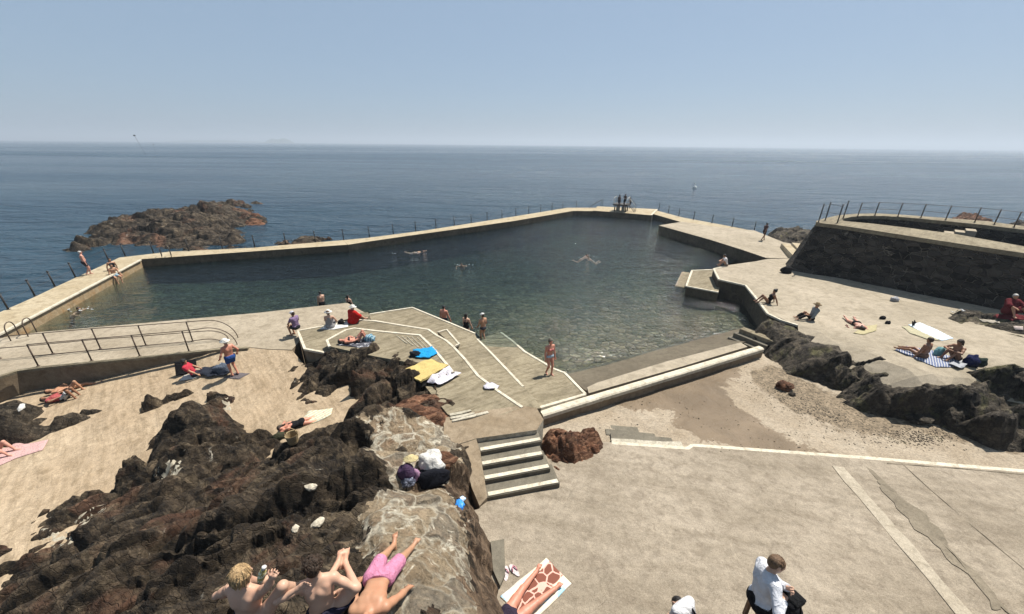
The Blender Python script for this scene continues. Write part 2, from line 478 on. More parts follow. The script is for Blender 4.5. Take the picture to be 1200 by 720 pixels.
def rockfield(name, outline, ctrl, cell, mat, amp=.25, sizes=(1.2, .45), edge=.5, ang=.45, asp=2.2, ragged=.25, seed=1.0, floor=None, fine=.05, crev=(), masks=(), parent=None, smooth_in=None, soft=1, fall=1.0):
    ol = [tuple(p) for p in outline]
    f = RBF(ol + [tuple(c) for c in ctrl])
    base = RBF(ol)
    xs = [p[0] for p in ol]; ys = [p[1] for p in ol]
    gx = np.arange(min(xs) - .5, max(xs) + .5 + cell, cell); gy = np.arange(min(ys) - .5, max(ys) + .5 + cell, cell)
    X, Y = np.meshgrid(gx, gy); sh = X.shape; X = X.ravel(); Y = Y.ravel()
    rg = np.array([mn.fractal(Vector((x * 1.1, y * 1.1, seed * 5)), .7, 2.0, 4) for x, y in zip(X, Y)]) * ragged
    d = inside_dist(X, Y, ol) + rg
    need = d > -.35
    H = f(X, Y); B = base(X, Y)
    e = np.clip(d / edge, 0, 1); e = e * (2 - e)
    nz = np.zeros(X.shape)
    calm = np.ones(X.shape)
    if smooth_in is not None:
        for poly, q in smooth_in:
            calm = np.minimum(calm, 1 - (1 - q) * np.clip(inside_dist(X, Y, poly) / .6 + .55, 0, 1))
    for i in np.nonzero(need)[0]:
        x, y = X[i], Y[i]
        q = 0.0
        for k, s in enumerate(sizes):
            q += facet(x, y, s, seed + k * 3.7, ang + .25 * k, asp) * (s / sizes[0]) ** fall
        q += fine / amp * mn.ridged_multi_fractal(Vector((x * 2.2, y * 2.2, seed)), .8, 2.2, 5, 1.0, 2.0) - fine / amp * .8
        q += .25 * mn.fractal(Vector((x * .6, y * .6, seed + 9)), .9, 2, 3)
        nz[i] = q
    Z = np.where(d > 0, B + (H - B) * e + amp * nz * np.clip(e + .12, 0, 1) * calm, B - .06 + d * 1.6)
    for (a, b, w, dep) in crev:      # open joints: segment, width, depth
        ax, ay, bx, by = a[0], a[1], b[0], b[1]; L = (bx - ax) ** 2 + (by - ay) ** 2
        t = np.clip(((X - ax) * (bx - ax) + (Y - ay) * (by - ay)) / L, 0, 1)
        dd = np.hypot(X - ax - t * (bx - ax), Y - ay - t * (by - ay)) + rg * .5
        Z -= dep * np.clip(1 - dd / w, 0, 1) * np.sin(np.pi * np.clip(t, .05, .95)) ** .5
    Zg = Z.reshape(sh)
    for _ in range(soft):
        Pd = np.pad(Zg, 1, mode='edge'); Zg = Zg * .5 + .125 * (Pd[:-2, 1:-1] + Pd[2:, 1:-1] + Pd[1:-1, :-2] + Pd[1:-1, 2:])
    Z = Zg.ravel()
    if floor is not None: Z = np.maximum(Z, floor)
    idx = -np.ones(X.size, int)
    I = np.arange(X.size).reshape(sh)
    q = np.stack([I[:-1, :-1], I[:-1, 1:], I[1:, 1:], I[1:, :-1]], -1).reshape(-1, 4)
    ok = (d[q] > -.3).all(1); q = q[ok]
    # jitter breaks the grid
    jx = X + np.array([mn.noise(Vector((x * 9, y * 9, 1))) for x, y in zip(X, Y)]) * cell * .6
    jy = Y + np.array([mn.noise(Vector((x * 9, y * 9, 7))) for x, y in zip(X, Y)]) * cell * .6
    cxm, cym = X[q].mean(1), Y[q].mean(1)
    part = np.zeros(len(q), int)
    for k, (poly, mt, nm) in enumerate(masks):
        dd = inside_dist(cxm, cym, poly) + np.array([mn.fractal(Vector((x * 1.6, y * 1.6, 4)), .7, 2, 4) for x, y in zip(cxm, cym)]) * .34
        part[dd > 0] = k + 1
    objs = []
    for k in range(len(masks) + 1):
        qq = q[part == k]
        if not len(qq): continue
        u, inv = np.unique(qq.ravel(), return_inverse=True)
        V = np.stack([jx[u], jy[u], Z[u]], -1)
        if k == 0: o = mesh_obj(name, V.tolist(), inv.reshape(-1, 4).tolist(), mat, parent)
        else: o = mesh_obj(masks[k - 1][2], V.tolist(), inv.reshape(-1, 4).tolist(), masks[k - 1][1], objs[0])
        add_surf(o); objs.append(o)
    return objs[0]

def boulder(name, c, r, mat, seed=0, squash=.6, sub=3, rz=0.0, asp=1.3, parent=None):
    bm = bmesh.new(); bmesh.ops.create_icosphere(bm, subdivisions=sub, radius=1)
    for v in bm.verts:
        p = v.co.copy(); q = p * 1.3 + Vector((seed * 3.1, seed, 0))
        d, pt = mn.voronoi(q)
        k = 1 + .28 * mn.fractal(q, .8, 2, 4) + .25 * (mn.cell(pt[0] * 5)) * .5 - .2 * max(0, .25 - (d[1] - d[0]))
        p *= k; v.co = Vector((p.x * r * asp, p.y * r, p.z * r * squash))
    me = bpy.data.meshes.new(name); bm.to_mesh(me); bm.free(); me.materials.append(mat)
    o = bpy.data.objects.new(name, me); COL.objects.link(o); o.location = c; o.rotation_euler = (0, 0, rz)
    if parent: o.parent = parent
    return o
# ------------------------------------------------------------------ bodies: smooth union of tapered limbs, meshed by surface nets
def surface_nets(v, org, h):
    nx, ny, nz = v.shape
    ins = v < 0
    c = [(i, j, k) for i in (0, 1) for j in (0, 1) for k in (0, 1)]
    sub = lambda a, o: a[o[0]:nx - 1 + o[0], o[1]:ny - 1 + o[1], o[2]:nz - 1 + o[2]]
    cnt = sum(sub(ins, o).astype(int) for o in c)
    act = (cnt > 0) & (cnt < 8)
    ids = -np.ones(act.shape, int); A = np.argwhere(act); ids[act] = np.arange(len(A))
    acc = np.zeros((len(A), 3)); num = np.zeros(len(A))
    for o in c:
        for ax in range(3):
            if o[ax]: continue
            o2 = list(o); o2[ax] = 1
            a = v[A[:, 0] + o[0], A[:, 1] + o[1], A[:, 2] + o[2]]; b = v[A[:, 0] + o2[0], A[:, 1] + o2[1], A[:, 2] + o2[2]]
            m = (a < 0) != (b < 0)
            t = np.where(m, a / np.where(m, a - b, 1), 0)
            p = np.tile(np.array(o, float), (len(A), 1)); p[:, ax] += t
            acc[m] += p[m]; num[m] += 1
    V = (A + acc / num[:, None]) * h + org
    Fs = []
    for ax in range(3):
        sl = [slice(1, -1)] * 3; sl[ax] = slice(0, -1)
        s2 = [slice(1, -1)] * 3; s2[ax] = slice(1, None)
        a = ins[tuple(sl)]; b = ins[tuple(s2)]
        E = np.argwhere(a != b)
        if not len(E): continue
        sg = a[E[:, 0], E[:, 1], E[:, 2]]
        P = E.copy(); u, w = (ax + 1) % 3, (ax + 2) % 3
        P[:, u] += 1; P[:, w] += 1
        q = []
        for du, dw in ((-1, -1), (0, -1), (0, 0), (-1, 0)):
            p = P.copy(); p[:, u] += du; p[:, w] += dw
            q.append(ids[p[:, 0], p[:, 1], p[:, 2]])
        q = np.stack(q, -1)
        q[~sg] = q[~sg][:, ::-1]
        Fs.append(q)
    return V, np.concatenate(Fs)

class SDF:
    def __init__(s): s.p = []; s.clip = []
    def cap(s, a, b, ra, rb=None, k=.02, flat0=False, flat1=False, sq=None):
        s.p.append((np.array(a, float), np.array(b, float), ra, ra if rb is None else rb, k, flat0, flat1)); return s
    def ball(s, a, r, k=.02): return s.cap(a, np.array(a, float) + (0, 0, 1e-4), r, r, k)
    def cut(s, p, n): s.clip.append((np.array(p, float), np.array(n, float) / np.linalg.norm(n)))
    def mesh(s, h):
        lo = np.min([np.minimum(p[0], p[1]) - max(p[2], p[3]) for p in s.p], 0) - 3 * h
        hi = np.max([np.maximum(p[0], p[1]) + max(p[2], p[3]) for p in s.p], 0) + 3 * h
        n = np.ceil((hi - lo) / h).astype(int) + 1
        D = np.full(n, 9.0)
        for (a, b, ra, rb, k, f0, f1) in s.p:
            m = max(ra, rb) + k + 3 * h
            i0 = np.maximum(((np.minimum(a, b) - m - lo) / h).astype(int), 0); i1 = np.minimum(((np.maximum(a, b) + m - lo) / h).astype(int) + 2, n)
            g = np.stack(np.meshgrid(*[lo[q] + h * np.arange(i0[q], i1[q]) for q in range(3)], indexing='ij'), -1)
            ab = b - a; L = np.dot(ab, ab) + 1e-12
            tr = ((g - a) @ ab) / L; t = np.clip(tr, 0, 1)
            d = np.linalg.norm(g - a - t[..., None] * ab, axis=-1) - (ra + (rb - ra) * t)
            Ls = math.sqrt(L)
            if f0: d = np.maximum(d, -tr * Ls)
            if f1: d = np.maximum(d, (tr - 1) * Ls)
            S = tuple(slice(i0[q], i1[q]) for q in range(3)); o = D[S]
            hh = np.clip(.5 + .5 * (o - d) / k, 0, 1)
            D[S] = np.where(o > 5, d, o + (d - o) * hh - k * hh * (1 - hh))
        if s.clip:
            g = np.stack(np.meshgrid(*[lo[q] + h * np.arange(n[q]) for q in range(3)], indexing='ij'), -1)
            for (p, nn) in s.clip: D = np.maximum(D, (g - p) @ nn)
        return surface_nets(D, lo, h)

def ik(a, b, l1, l2, hint):
    a, b = Vector(a), Vector(b); d = b - a; L = d.length
    mx = (l1 + l2) * .995
    if L > mx: b = a + d * (mx / L); d = b - a; L = mx
    u = d.normalized(); x = (l1 * l1 - l2 * l2 + L * L) / (2 * L); y = math.sqrt(max(0, l1 * l1 - x * x))
    h = Vector(hint); h = h - u * h.dot(u)
    if h.length < 1e-4: h = u.orthogonal()
    return a + u * x + h.normalized() * y, b

def fig(pel, spine, fwd, feet, hands, knee=None, elbow=None, toes=None, headv=None, look=None, s=1.0, neck=None, wide=1.0):
    """joints of a figure; lengths for 1.74 m times s"""
    pel = Vector(pel); sp = Vector(spine).normalized(); fw = Vector(fwd); fw = (fw - sp * fw.dot(sp)).normalized(); rt = fw.cross(sp)
    J = dict(s=s, sp=sp, fw=fw, rt=rt, pel=pel)
    J['chest'] = pel + sp * .36 * s; J['neck'] = pel + sp * .53 * s
    hv = Vector(headv).normalized() if headv is not None else (sp * .8 + Vector((0, 0, .4))).normalized() if sp.z > .3 else sp
    J['hv'] = hv; J['head'] = J['neck'] + hv * .17 * s
    lk = Vector(look) if look is not None else fw
    J['look'] = (lk - hv * lk.dot(hv)).normalized()
    knee = knee or [fw + Vector((0, 0, .3))] * 2; elbow = elbow or [-fw - Vector((0, 0, .2))] * 2
    for i, sd in enumerate((-1, 1)):
        n = 'LR'[i]
        J['sh' + n] = J['neck'] - sp * .055 * s + rt * sd * .175 * s * wide
        J['hip' + n] = pel + rt * sd * .092 * s - sp * .02
        k, f = ik(J['hip' + n], feet[i], .43 * s, .42 * s, knee[i]); J['kn' + n], J['an' + n] = k, f
        e, w = ik(J['sh' + n], hands[i], .29 * s, .255 * s, elbow[i]); J['el' + n], J['wr' + n] = e, w
        td = Vector(toes[i]) if toes else Vector((J['fw'].x, J['fw'].y, 0)) if abs(sp.z) > .5 else fw
        J['to' + n] = f + td.normalized() * .165 * s
        fd = (w - e).normalized(); J['fd' + n] = fd
    return J

def body_sdf(J, bulk=1.0, fem=False, fingers=True, h=.012, curl=.5):
    S = SDF(); s = J['s']; sp, fw, rt = J['sp'], J['fw'], J['rt']; B = bulk
    r = lambda x: x * s
    pel, ch, nk = J['pel'], J['chest'], J['neck']
    S.cap(J['hipL'] + sp * r(.03), J['hipR'] + sp * r(.03), r(.098) * B, k=.04)
    S.cap(pel - fw * r(.035) - rt * r(.07) - sp * r(.03), pel - fw * r(.035) + rt * r(.07) - sp * r(.03), r(.088) * B, k=.04)
    wst = pel + sp * r(.18)
    S.cap(wst - rt * r(.045) * B + fw * r(.02) * (B - 1) * 4, wst + rt * r(.045) * B + fw * r(.02) * (B - 1) * 4, r(.093) * B * (.92 if fem else 1), k=.07)
    rib = pel + sp * r(.32)
    S.cap(rib - rt * r(.06), rib + rt * r(.06), r(.102) * (.5 + .5 * B), k=.07)
    up = pel + sp * r(.43)
    S.cap(up - rt * r(.085), up + rt * r(.085), r(.088) * (.5 + .5 * B), k=.06)
    if fem:
        for sd in (-1, 1): S.ball(pel + sp * r(.345) + rt * sd * r(.075) + fw * r(.085), r(.058), .03)
    else:
        for sd in (-1, 1): S.cap(pel + sp * r(.40) + rt * sd * r(.04) + fw * r(.06), pel + sp * r(.41) + rt * sd * r(.11) + fw * r(.045), r(.05), k=.04)
    for n, sd in (('L', -1), ('R', 1)):       # shoulder blades and shoulders
        S.cap(pel + sp * r(.36) - fw * r(.075) + rt * sd * r(.075), pel + sp * r(.45) - fw * r(.06) + rt * sd * r(.10), r(.038), k=.05)
        S.cap(nk - sp * r(.01) + rt * sd * r(.03), J['sh' + n], r(.05), r(.058) * (.6 + .4 * B), k=.045)
    S.cap(nk - sp * r(.04), J['head'] - J['hv'] * r(.05), r(.058), r(.052), k=.03)
    # head
    hd, hv, lk = J['head'], J['hv'], J['look']; hr = lk.cross(hv).normalized()
    c = hd + hv * r(.035)
    S.cap(c - lk * r(.022), c + lk * r(.012), r(.083), r(.076), k=.03)
    S.cap(hd - hv * r(.02) + lk * r(.03), hd - hv * r(.072) + lk * r(.062), r(.062), r(.036), k=.04)
    if h < .016:
        S.cap(hd + hv * r(.015) + lk * r(.088), hd - hv * r(.022) + lk * r(.104), r(.010), r(.014), k=.012)
        S.cap(hd - hv * r(.052) + lk * r(.088) - hr * r(.018), hd - hv * r(.052) + lk * r(.088) + hr * r(.018), r(.008), k=.01)
        for sd in (-1, 1):
            S.cap(hd + hv * r(.035) + lk * r(.083) + hr * sd * r(.018), hd + hv * r(.033) + lk * r(.072) + hr * sd * r(.045), r(.010), k=.012)
            S.cap(hd + hv * r(.028) - lk * r(.012) + hr * sd * r(.080), hd - hv * r(.018) - lk * r(.002) + hr * sd * r(.077), r(.016), r(.011), k=.01)
    for n, sd in (('L', -1), ('R', 1)):
        sh, el, wr = J['sh' + n], J['el' + n], J['wr' + n]
        S.cap(sh, sh.lerp(el, .55), r(.055) * (.5 + .5 * B), r(.048), k=.035); S.cap(sh.lerp(el, .45), el, r(.049), r(.038), k=.025)
        fa = (wr - el)
        S.cap(el, el + fa * .35, r(.039), r(.042), k=.02); S.cap(el + fa * .3, wr, r(.042), r(.026), k=.025)
        fd = J['fd' + n]; pn = J.get('pn' + n)
        if pn is None:
            pn = (el - sh).cross(fd)
            pn = fd.cross(rt * sd) if abs(fd.dot(rt)) < .9 else fd.cross(sp)
        pn = Vector(pn); pn = (pn - fd * pn.dot(fd)).normalized(); ax = fd.cross(pn).normalized()      # ax: across the palm
        cl = J.get('curl' + n, curl)
        S.cap(wr, wr + fd * r(.05) - ax * r(.018), r(.024), r(.022), k=.015); S.cap(wr, wr + fd * r(.075) + ax * r(.022), r(.022), r(.018), k=.015); S.cap(wr, wr + fd * r(.08) - ax * r(.024), r(.022), r(.018), k=.015)
        if fingers:
            fr = max(.0092 * s, .62 * h)
            for q, ln in enumerate((.072, .082, .076, .058)):
                o = wr + fd * r(.084 - .004 * abs(q - 1)) + ax * r((1.5 - q) * .0205)
                d1 = (fd * math.cos(cl * .6) + pn * math.sin(cl * .6)); d2 = (fd * math.cos(cl * 1.6) + pn * math.sin(cl * 1.6))
                sprd = ax * (1.5 - q) * .12
                d1 = (d1 + sprd).normalized()
                m = o + d1 * r(ln * .5); S.cap(o - fd * r(.012), m, fr, fr * .95, k=.005); S.cap(m, m + (d2 + sprd * .6).normalized() * r(ln * .5), fr * .95, fr * .8, k=.005)
            o = wr + fd * r(.028) + ax * r(.024)
            m = o + (ax * .75 + fd * .6 + pn * .3).normalized() * r(.045); S.cap(o, m, fr * 1.25, fr * 1.1, k=.008); S.cap(m, m + (fd * .8 + ax * .25 + pn * .35 * (1 + cl)).normalized() * r(.032), fr * 1.1, fr * .85, k=.005)
        hp, kn, an, to = J['hip' + n], J['kn' + n], J['an' + n], J['to' + n]
        S.cap(hp, hp.lerp(kn, .5), r(.088) * (.4 + .6 * B), r(.074) * (.5 + .5 * B), k=.04); S.cap(hp.lerp(kn, .4), kn, r(.076) * (.5 + .5 * B), r(.056), k=.03)
        shk = an - kn; td = (to - an).normalized(); back = -(td - shk.normalized() * td.dot(shk.normalized()))
        back = back.normalized() if back.length > 1e-3 else -fw
        S.cap(kn, an, r(.052), r(.036), k=.03); S.cap(kn + shk * .16 + back * r(.018), kn + shk * .5 + back * r(.014), r(.047), r(.036), k=.03)
        dn = shk.normalized(); dn = (dn - td * dn.dot(td)); dn = dn.normalized() if dn.length > 1e-3 else -Vector((0, 0, 1))
        heel = an - td * r(.035) + dn * r(.045)
        S.cap(an, heel, r(.036), r(.03), k=.02); S.cap(an + dn * r(.02), an + td * r(.11) + dn * r(.05), r(.036), r(.028), k=.02)
        ball = an + td * r(.115) + dn * r(.055); tx = td.cross(dn).normalized()
        S.cap(heel, ball, r(.03), r(.028), k=.02); S.cap(ball - tx * r(.022), ball + tx * r(.022), r(.022), k=.015)
        fr = max(.0095 * s, .62 * h)
        if h < .02:
            for q in range(5):
                o = ball + tx * r((q - 2) * .0165) * 1; ln = (.058, .05, .046, .042, .036)[q if sd > 0 else q] if True else 0
                S.cap(o, o + td * r(ln) + dn * r(.008), fr * (1.25 if q == 0 else 1), fr * (1.1 if q == 0 else .9), k=.006)
        else:
            S.cap(ball, ball + td * r(.05), r(.028), r(.02), k=.01)
    return S

def wear(J, kind, bulk=1.0, fem=False):
    """garments follow the body a finger's width outside it"""
    S = SDF(); s = J['s']; sp, fw, rt = J['sp'], J['fw'], J['rt']; B = bulk; r = lambda x: x * s
    pel, nk = J['pel'], J['neck']
    def hips(o=.012):
        S.cap(J['hipL'] + sp * r(.03), J['hipR'] + sp * r(.03), r(.098) * B + o, k=.04)
        S.cap(pel - fw * r(.035) - rt * r(.07) - sp * r(.03), pel - fw * r(.035) + rt * r(.07) - sp * r(.03), r(.088) * B + o, k=.04)
    def torso(o=.012):
        wst = pel + sp * r(.18); S.cap(wst - rt * r(.045) * B + fw * r(.02) * (B - 1) * 4, wst + rt * r(.045) * B + fw * r(.02) * (B - 1) * 4, r(.093) * B + o, k=.07)
        rib = pel + sp * r(.32); S.cap(rib - rt * r(.06), rib + rt * r(.06), r(.102) * (.5 + .5 * B) + o, k=.07)
        if fem:
            for sd in (-1, 1): S.ball(pel + sp * r(.345) + rt * sd * r(.075) + fw * r(.085), r(.058) + o * .8, .03)
    def leg(t, o0, o1):
        for n in 'LR':
            hp, kn = J['hip' + n], J['kn' + n]; e = hp.lerp(kn, min(1, t))
            S.cap(hp, e, r(.088) * (.4 + .6 * B) + o0, r(.076 - .018 * t) * (.5 + .5 * B) + o1, k=.025, flat1=t < 1)
            if t > 1:
                an = J['an' + n]; S.cap(kn, kn.lerp(an, t - 1), r(.056) + o1, r(.05) + o1, k=.03, flat1=True)
    def sleeves(t, o):
        for n, sd in (('L', -1), ('R', 1)):
            S.cap(nk - sp * r(.02) + rt * sd * r(.045), J['sh' + n], r(.048) + o, r(.06) + o, k=.05)
            sh, el = J['sh' + n], J['el' + n]; S.cap(sh, sh.lerp(el, min(1, t)), r(.058) + o, r(.045) + o, k=.03, flat1=t < 1)
            if t > 1: S.cap(el, el.lerp(J['wr' + n], t - 1), r(.043) + o, r(.036) + o, k=.03, flat1=True)
    if kind == 'shorts': hips(.014); leg(.62, .02, .03); S.cap(pel + sp * r(.03), pel + sp * r(.10), r(.09) * B + .02, k=.05); S.cut(pel + sp * r(.095), sp)
    elif kind == 'long_shorts': hips(.016); leg(.82, .022, .038); S.cap(pel + sp * r(.03), pel + sp * r(.10), r(.09) * B + .02, k=.05); S.cut(pel + sp * r(.10), sp)
    elif kind == 'briefs': hips(.009); S.cut(pel + sp * r(.085), sp)
    elif kind == 'swimsuit': hips(.009); torso(.009); up = pel + sp * r(.42); S.cap(up - rt * r(.07), up + rt * r(.07), r(.088) + .008, k=.05); S.cut(pel + sp * r(.46), sp)
    elif kind == 'bra':
        for sd in (-1, 1): S.ball(pel + sp * r(.345) + rt * sd * r(.075) + fw * r(.085), r(.066), .02)
        rib = pel + sp * r(.335); S.cap(rib - rt * r(.06), rib + rt * r(.06), r(.112), k=.03); S.cut(pel + sp * r(.40), sp); S.cut(pel + sp * r(.30), -sp)
    elif kind in ('tee', 'shirt'):
        hips(.014); torso(.022); sleeves(.62 if kind == 'tee' else 1.86, .016)
        up = pel + sp * r(.43); S.cap(up - rt * r(.085), up + rt * r(.085), r(.088) * (.5 + .5 * B) + .02, k=.06)
        for n, sd in (('L', -1), ('R', 1)): S.cap(pel + sp * r(.36) - fw * r(.075) + rt * sd * r(.075), pel + sp * r(.45) - fw * r(.06) + rt * sd * r(.10), r(.038) + .018, k=.05)
        S.cut(pel + sp * r(.02), -sp)
    elif kind == 'trousers': hips(.014); leg(1.92, .018, .022); S.cap(pel, pel + sp * r(.08), r(.1) * B, k=.05); S.cut(pel + sp * r(.10), sp)
    elif kind == 'dress':
        hips(.02); torso(.018); leg(.8, .035, .06); up = pel + sp * r(.43); S.cap(up - rt * r(.075), up + rt * r(.075), r(.088) + .014, k=.06); S.cut(pel + sp * r(.47), sp)
    elif kind == 'robe':
        hips(.07); torso(.075); sleeves(1.5, .05); leg(.9, .08, .09); up = pel + sp * r(.43); S.cap(up - rt * r(.1), up + rt * r(.1), r(.14), k=.06)
    return S

def hair_sdf(J, style):
    S = SDF(); s = J['s']; r = lambda x: x * s
    hd, hv, lk = J['head'], J['hv'], J['look']; hr = lk.cross(hv).normalized(); c = hd + hv * r(.042)
    big = 1.04 if style in ('curly', 'mop') else 1.12 if style in ('mop', 'long', 'bun') else 1.0
    S.cap(c - lk * r(.034), c + lk * r(.008), r(.087) * big, r(.078) * big, k=.03)
    S.ball(hd - lk * r(.045) - hv * r(.01), r(.07) * big, .03)
    if style == 'curly':
        rg = random.Random(3)
        for q in range(75):
            a = rg.uniform(0, 6.28); b = rg.uniform(-.35, 1.4)
            d = (hr * math.cos(a) * math.cos(b) - lk * math.sin(a) * math.cos(b) + hv * math.sin(b))
            if d.dot(lk) > .72: continue
            S.ball(c - lk * r(.016) + d * r(.098), r(rg.uniform(.017, .025)), .004)
    if style == 'mop':
        rg = random.Random(5)
        for q in range(58):
            a = rg.uniform(.0, 6.28)
            d = (hr * math.cos(a) - lk * math.sin(a))
            if d.dot(lk) > .55: continue
            o = c - lk * r(.012) + (d * .5 + hv * .85).normalized() * r(.092); m = c - lk * r(.012) + d * r(.099); e = hd - hv * r(.06 + .03 * rg.random()) - lk * r(.02) + d * r(.082)
            e = e + hr * r(rg.uniform(-.02, .02)); S.cap(o, m, r(.013), r(.014), k=.003); S.cap(m, e, r(.014), r(.007), k=.003)
    if style == 'long':
        for q in (-1, 0, 1): S.cap(hd - lk * r(.06) + hr * q * r(.045), J['neck'] - J['sp'] * r(.09) - J['fw'] * r(.07) + hr * q * r(.05), r(.05), r(.03), k=.03)
    if style == 'bun': S.ball(c - lk * r(.09) + hv * r(.06), r(.048), .015)
    if style != 'curly' and style != 'mop': S.cut(hd + lk * r(.045) + hv * r(.03), (lk * .9 - hv * .55))
    else: S.cut(hd + lk * r(.062) + hv * r(.02), (lk * .9 - hv * .5))
    return S

def locks(mb, J, style):
    """loose locks over the cap of hair, for heads close to the viewer"""
    s = J['s']; r = lambda x: x * s; rg = random.Random(11)
    hd, hv, lk = J['head'], J['hv'], J['look']; hr = lk.cross(hv).normalized(); c = hd + hv * r(.04) - lk * r(.014)
    for q in range(210 if style != 'short' else 150):
        a = rg.uniform(0, 6.283); b = rg.uniform(-.25, 1.35)
        d = (hr * math.cos(a) * math.cos(b) - lk * math.sin(a) * math.cos(b) + hv * math.sin(b)).normalized()
        if d.dot(lk) > .62: continue
        if style == 'curly':
            p = c + d * r(.092); u = d.orthogonal().normalized(); w_ = d.cross(u); ph = rg.uniform(0, 6.28); R_ = r(rg.uniform(.011, .018))
            mb.tube([p + (u * math.cos(ph + k * .9) + w_ * math.sin(ph + k * .9)) * R_ + d * r(.006 * k) for k in range(6)], [r(.0068)] * 5 + [r(.003)], 5)
        else:
            dn = (-hv - d * (-hv).dot(d)); dn = dn.normalized() if dn.length > .05 else -lk
            dn = (dn + hr * rg.uniform(-.35, .35) - lk * .25).normalized()
            L = r(rg.uniform(.06, .125) if style == 'mop' else rg.uniform(.02, .045)); p = c + d * r(.088 if style == 'mop' else .083)
            mb.tube([p, p + dn * L * .35 + d * r(.010), p + dn * L * .7 + d * r(-.012), p + dn * L - d * r(.034)], [r(.0035), r(.0055), r(.0045), r(.0015)], 4)

def put_sdf(S, h, name, mat, parent=None, loc=None):
    V, Fc = S.mesh(h)
    return mesh_obj(name, V.tolist(), Fc.tolist(), mat, parent, True, loc)

SK = dict(fair=(.60, .37, .26), tan=(.46, .25, .15), brown=(.30, .155, .09), pink=(.62, .33, .25), dark=(.10, .055, .04), red=(.56, .25, .17))
HC = dict(black=(.012, .010, .009), brown=(.036, .021, .012), blond=(.36, .24, .12), grey=(.42, .40, .38), lightbrown=(.13, .075, .04))

def person(J, label, skin='tan', hair=('short', 'brown'), clothes=(), hat=None, bulk=1.0, fem=False, h=.02, loc=(0, 0, 0), rz=0.0, group=None, normal=None, world=False, curl=.5, extra_cut=None):
    """J in local metres (z up, facing +y) unless world"""
    base = None
    if world:
        base = J['pel'].copy()
        for k, v in list(J.items()):
            if isinstance(v, Vector) and len(k) >= 3 and k not in ('pnL', 'pnR', 'fdL', 'fdR', 'look') or k == 'pel': J[k] = v - base
        loc = base
    S = body_sdf(J, bulk, fem, True, h, curl)
    for p, n in (extra_cut or []): S.cut(p, n)
    o = put_sdf(S, h, 'person', skinmat(SK[skin]))
    o.location = loc
    if normal is not None:
        q = Vector((0, 0, 1)).rotation_difference(normal).to_matrix().to_4x4()
        o.matrix_world = Matrix.Translation(loc) @ q @ Matrix.Rotation(rz, 4, 'Z')
    else: o.rotation_euler = (0, 0, rz)
    tag(o, label, 'person', group)
    if hair:
        Vh, Fh = hair_sdf(J, hair[0]).mesh(h * .8)
        mb = MB(); mb.add(Vh.tolist(), Fh.tolist())
        if h < .012: locks(mb, J, hair[0])
        mb.build('hair', hairmat(HC[hair[1]]), o, True)
    for (nm, kind, col) in clothes:
        put_sdf(wear(J, kind, bulk, fem), h * .9, nm, col if not isinstance(col, tuple) else cloth(col), o)
    if hat:
        kind, col = hat; m = MB(); c = J['head'] + J['hv'] * .075 * J['s']; s = J['s']
        if kind == 'brim': prof = [(.085 * s, -.02), (.19 * s, -.028), (.192 * s, -.02), (.10 * s, .0), (.092 * s, .07), (.06 * s, .088), (.0001, .09)]
        else: prof = [(.088 * s, -.05), (.102 * s, -.05), (.10 * s, .01), (.08 * s, .05), (.04 * s, .07), (.0001, .073)]
        m.lathe(c, prof, 18, J['hv'] - J['look'] * .12)
        if kind == 'cap': m.box(c + J['look'] * .12 * s - J['hv'] * .03, .12 * s, .12 * s, .012, math.atan2(J['look'].y, J['look'].x))
        m.build('sun_hat' if kind == 'brim' else 'cap', cloth(col), o, True)
    return o

def stand(walk=0.0, lean=.03, arms=((-.26, .04, .80), (.26, .04, .80)), s=1.0, head=None, look=None, spread=.09):
    a = [(x * s, y * s, z * s) for x, y, z in arms]
    return fig((0, 0, .93 * s), (0, lean, 1), (0, 1, 0), [(-spread * s, walk * s, .085 * s), (spread * s, -walk * s, (.085 + .04 * (walk != 0)) * s)], a, knee=[(0, 1, 0)] * 2, elbow=[(-.5, -1, 0), (.5, -1, 0)], toes=[(-.15, 1, -.12), (.15, 1, -.12)], s=s, headv=head or (0, .1, 1), look=look)

def sit(lean=-.15, feet=((-.13, .55, .07), (.13, .55, .07)), hands=((-.16, .42, .42), (.16, .42, .42)), s=1.0, knees=None, elbow=None, head=None, look=None, side=0.0, z=.115, toes=None):
    sc = lambda a: [tuple(q * s for q in p) for p in a]
    return fig((0, 0, z * s), (side, lean, 1), (0, 1, 0), sc(feet), sc(hands), knee=knees or [(-.15, .3, 1), (.15, .3, 1)], elbow=elbow or [(-1, -.4, -.2), (1, -.4, -.2)], toes=toes or [(-.2, 1, .1), (.2, 1, .1)], s=s, headv=head or (0, .08, 1), look=look)

def lie(front=False, knees_up=(0, 0), hands=((-.32, -.15, .04), (.32, -.15, .04)), s=1.0, spread=.13):
    f = -1 if front else 1
    feet = []; kh = []
    for i, sd in enumerate((-1, 1)):
        ku = knees_up[i]
        feet.append((f * sd * spread * s, (.85 - .42 * ku) * s, (.075 if not ku else .07) * s)); kh.append((0, .1, 1) if ku else (f * sd * .3, 0, .3 * f))
    hd = [(f * p[0] * s, p[1] * s, p[2] * s) for p in hands]
    td = [((-.3, .6, .7) if not front else (-.2, 1, -.2)) if not knees_up[0] else (0, 1, -.1), ((.3, .6, .7) if not front else (.2, 1, -.2)) if not knees_up[1] else (0, 1, -.1)]
    return fig((0, 0, .105 * s), (0, -1, .05), (0, 0, f), feet, hd, knee=kh, elbow=[(-1, 0, .1), (1, 0, .1)], toes=td, s=s, headv=(0, -1, .12), look=(0, 0, 1) if not front else (.8, 0, -.35))
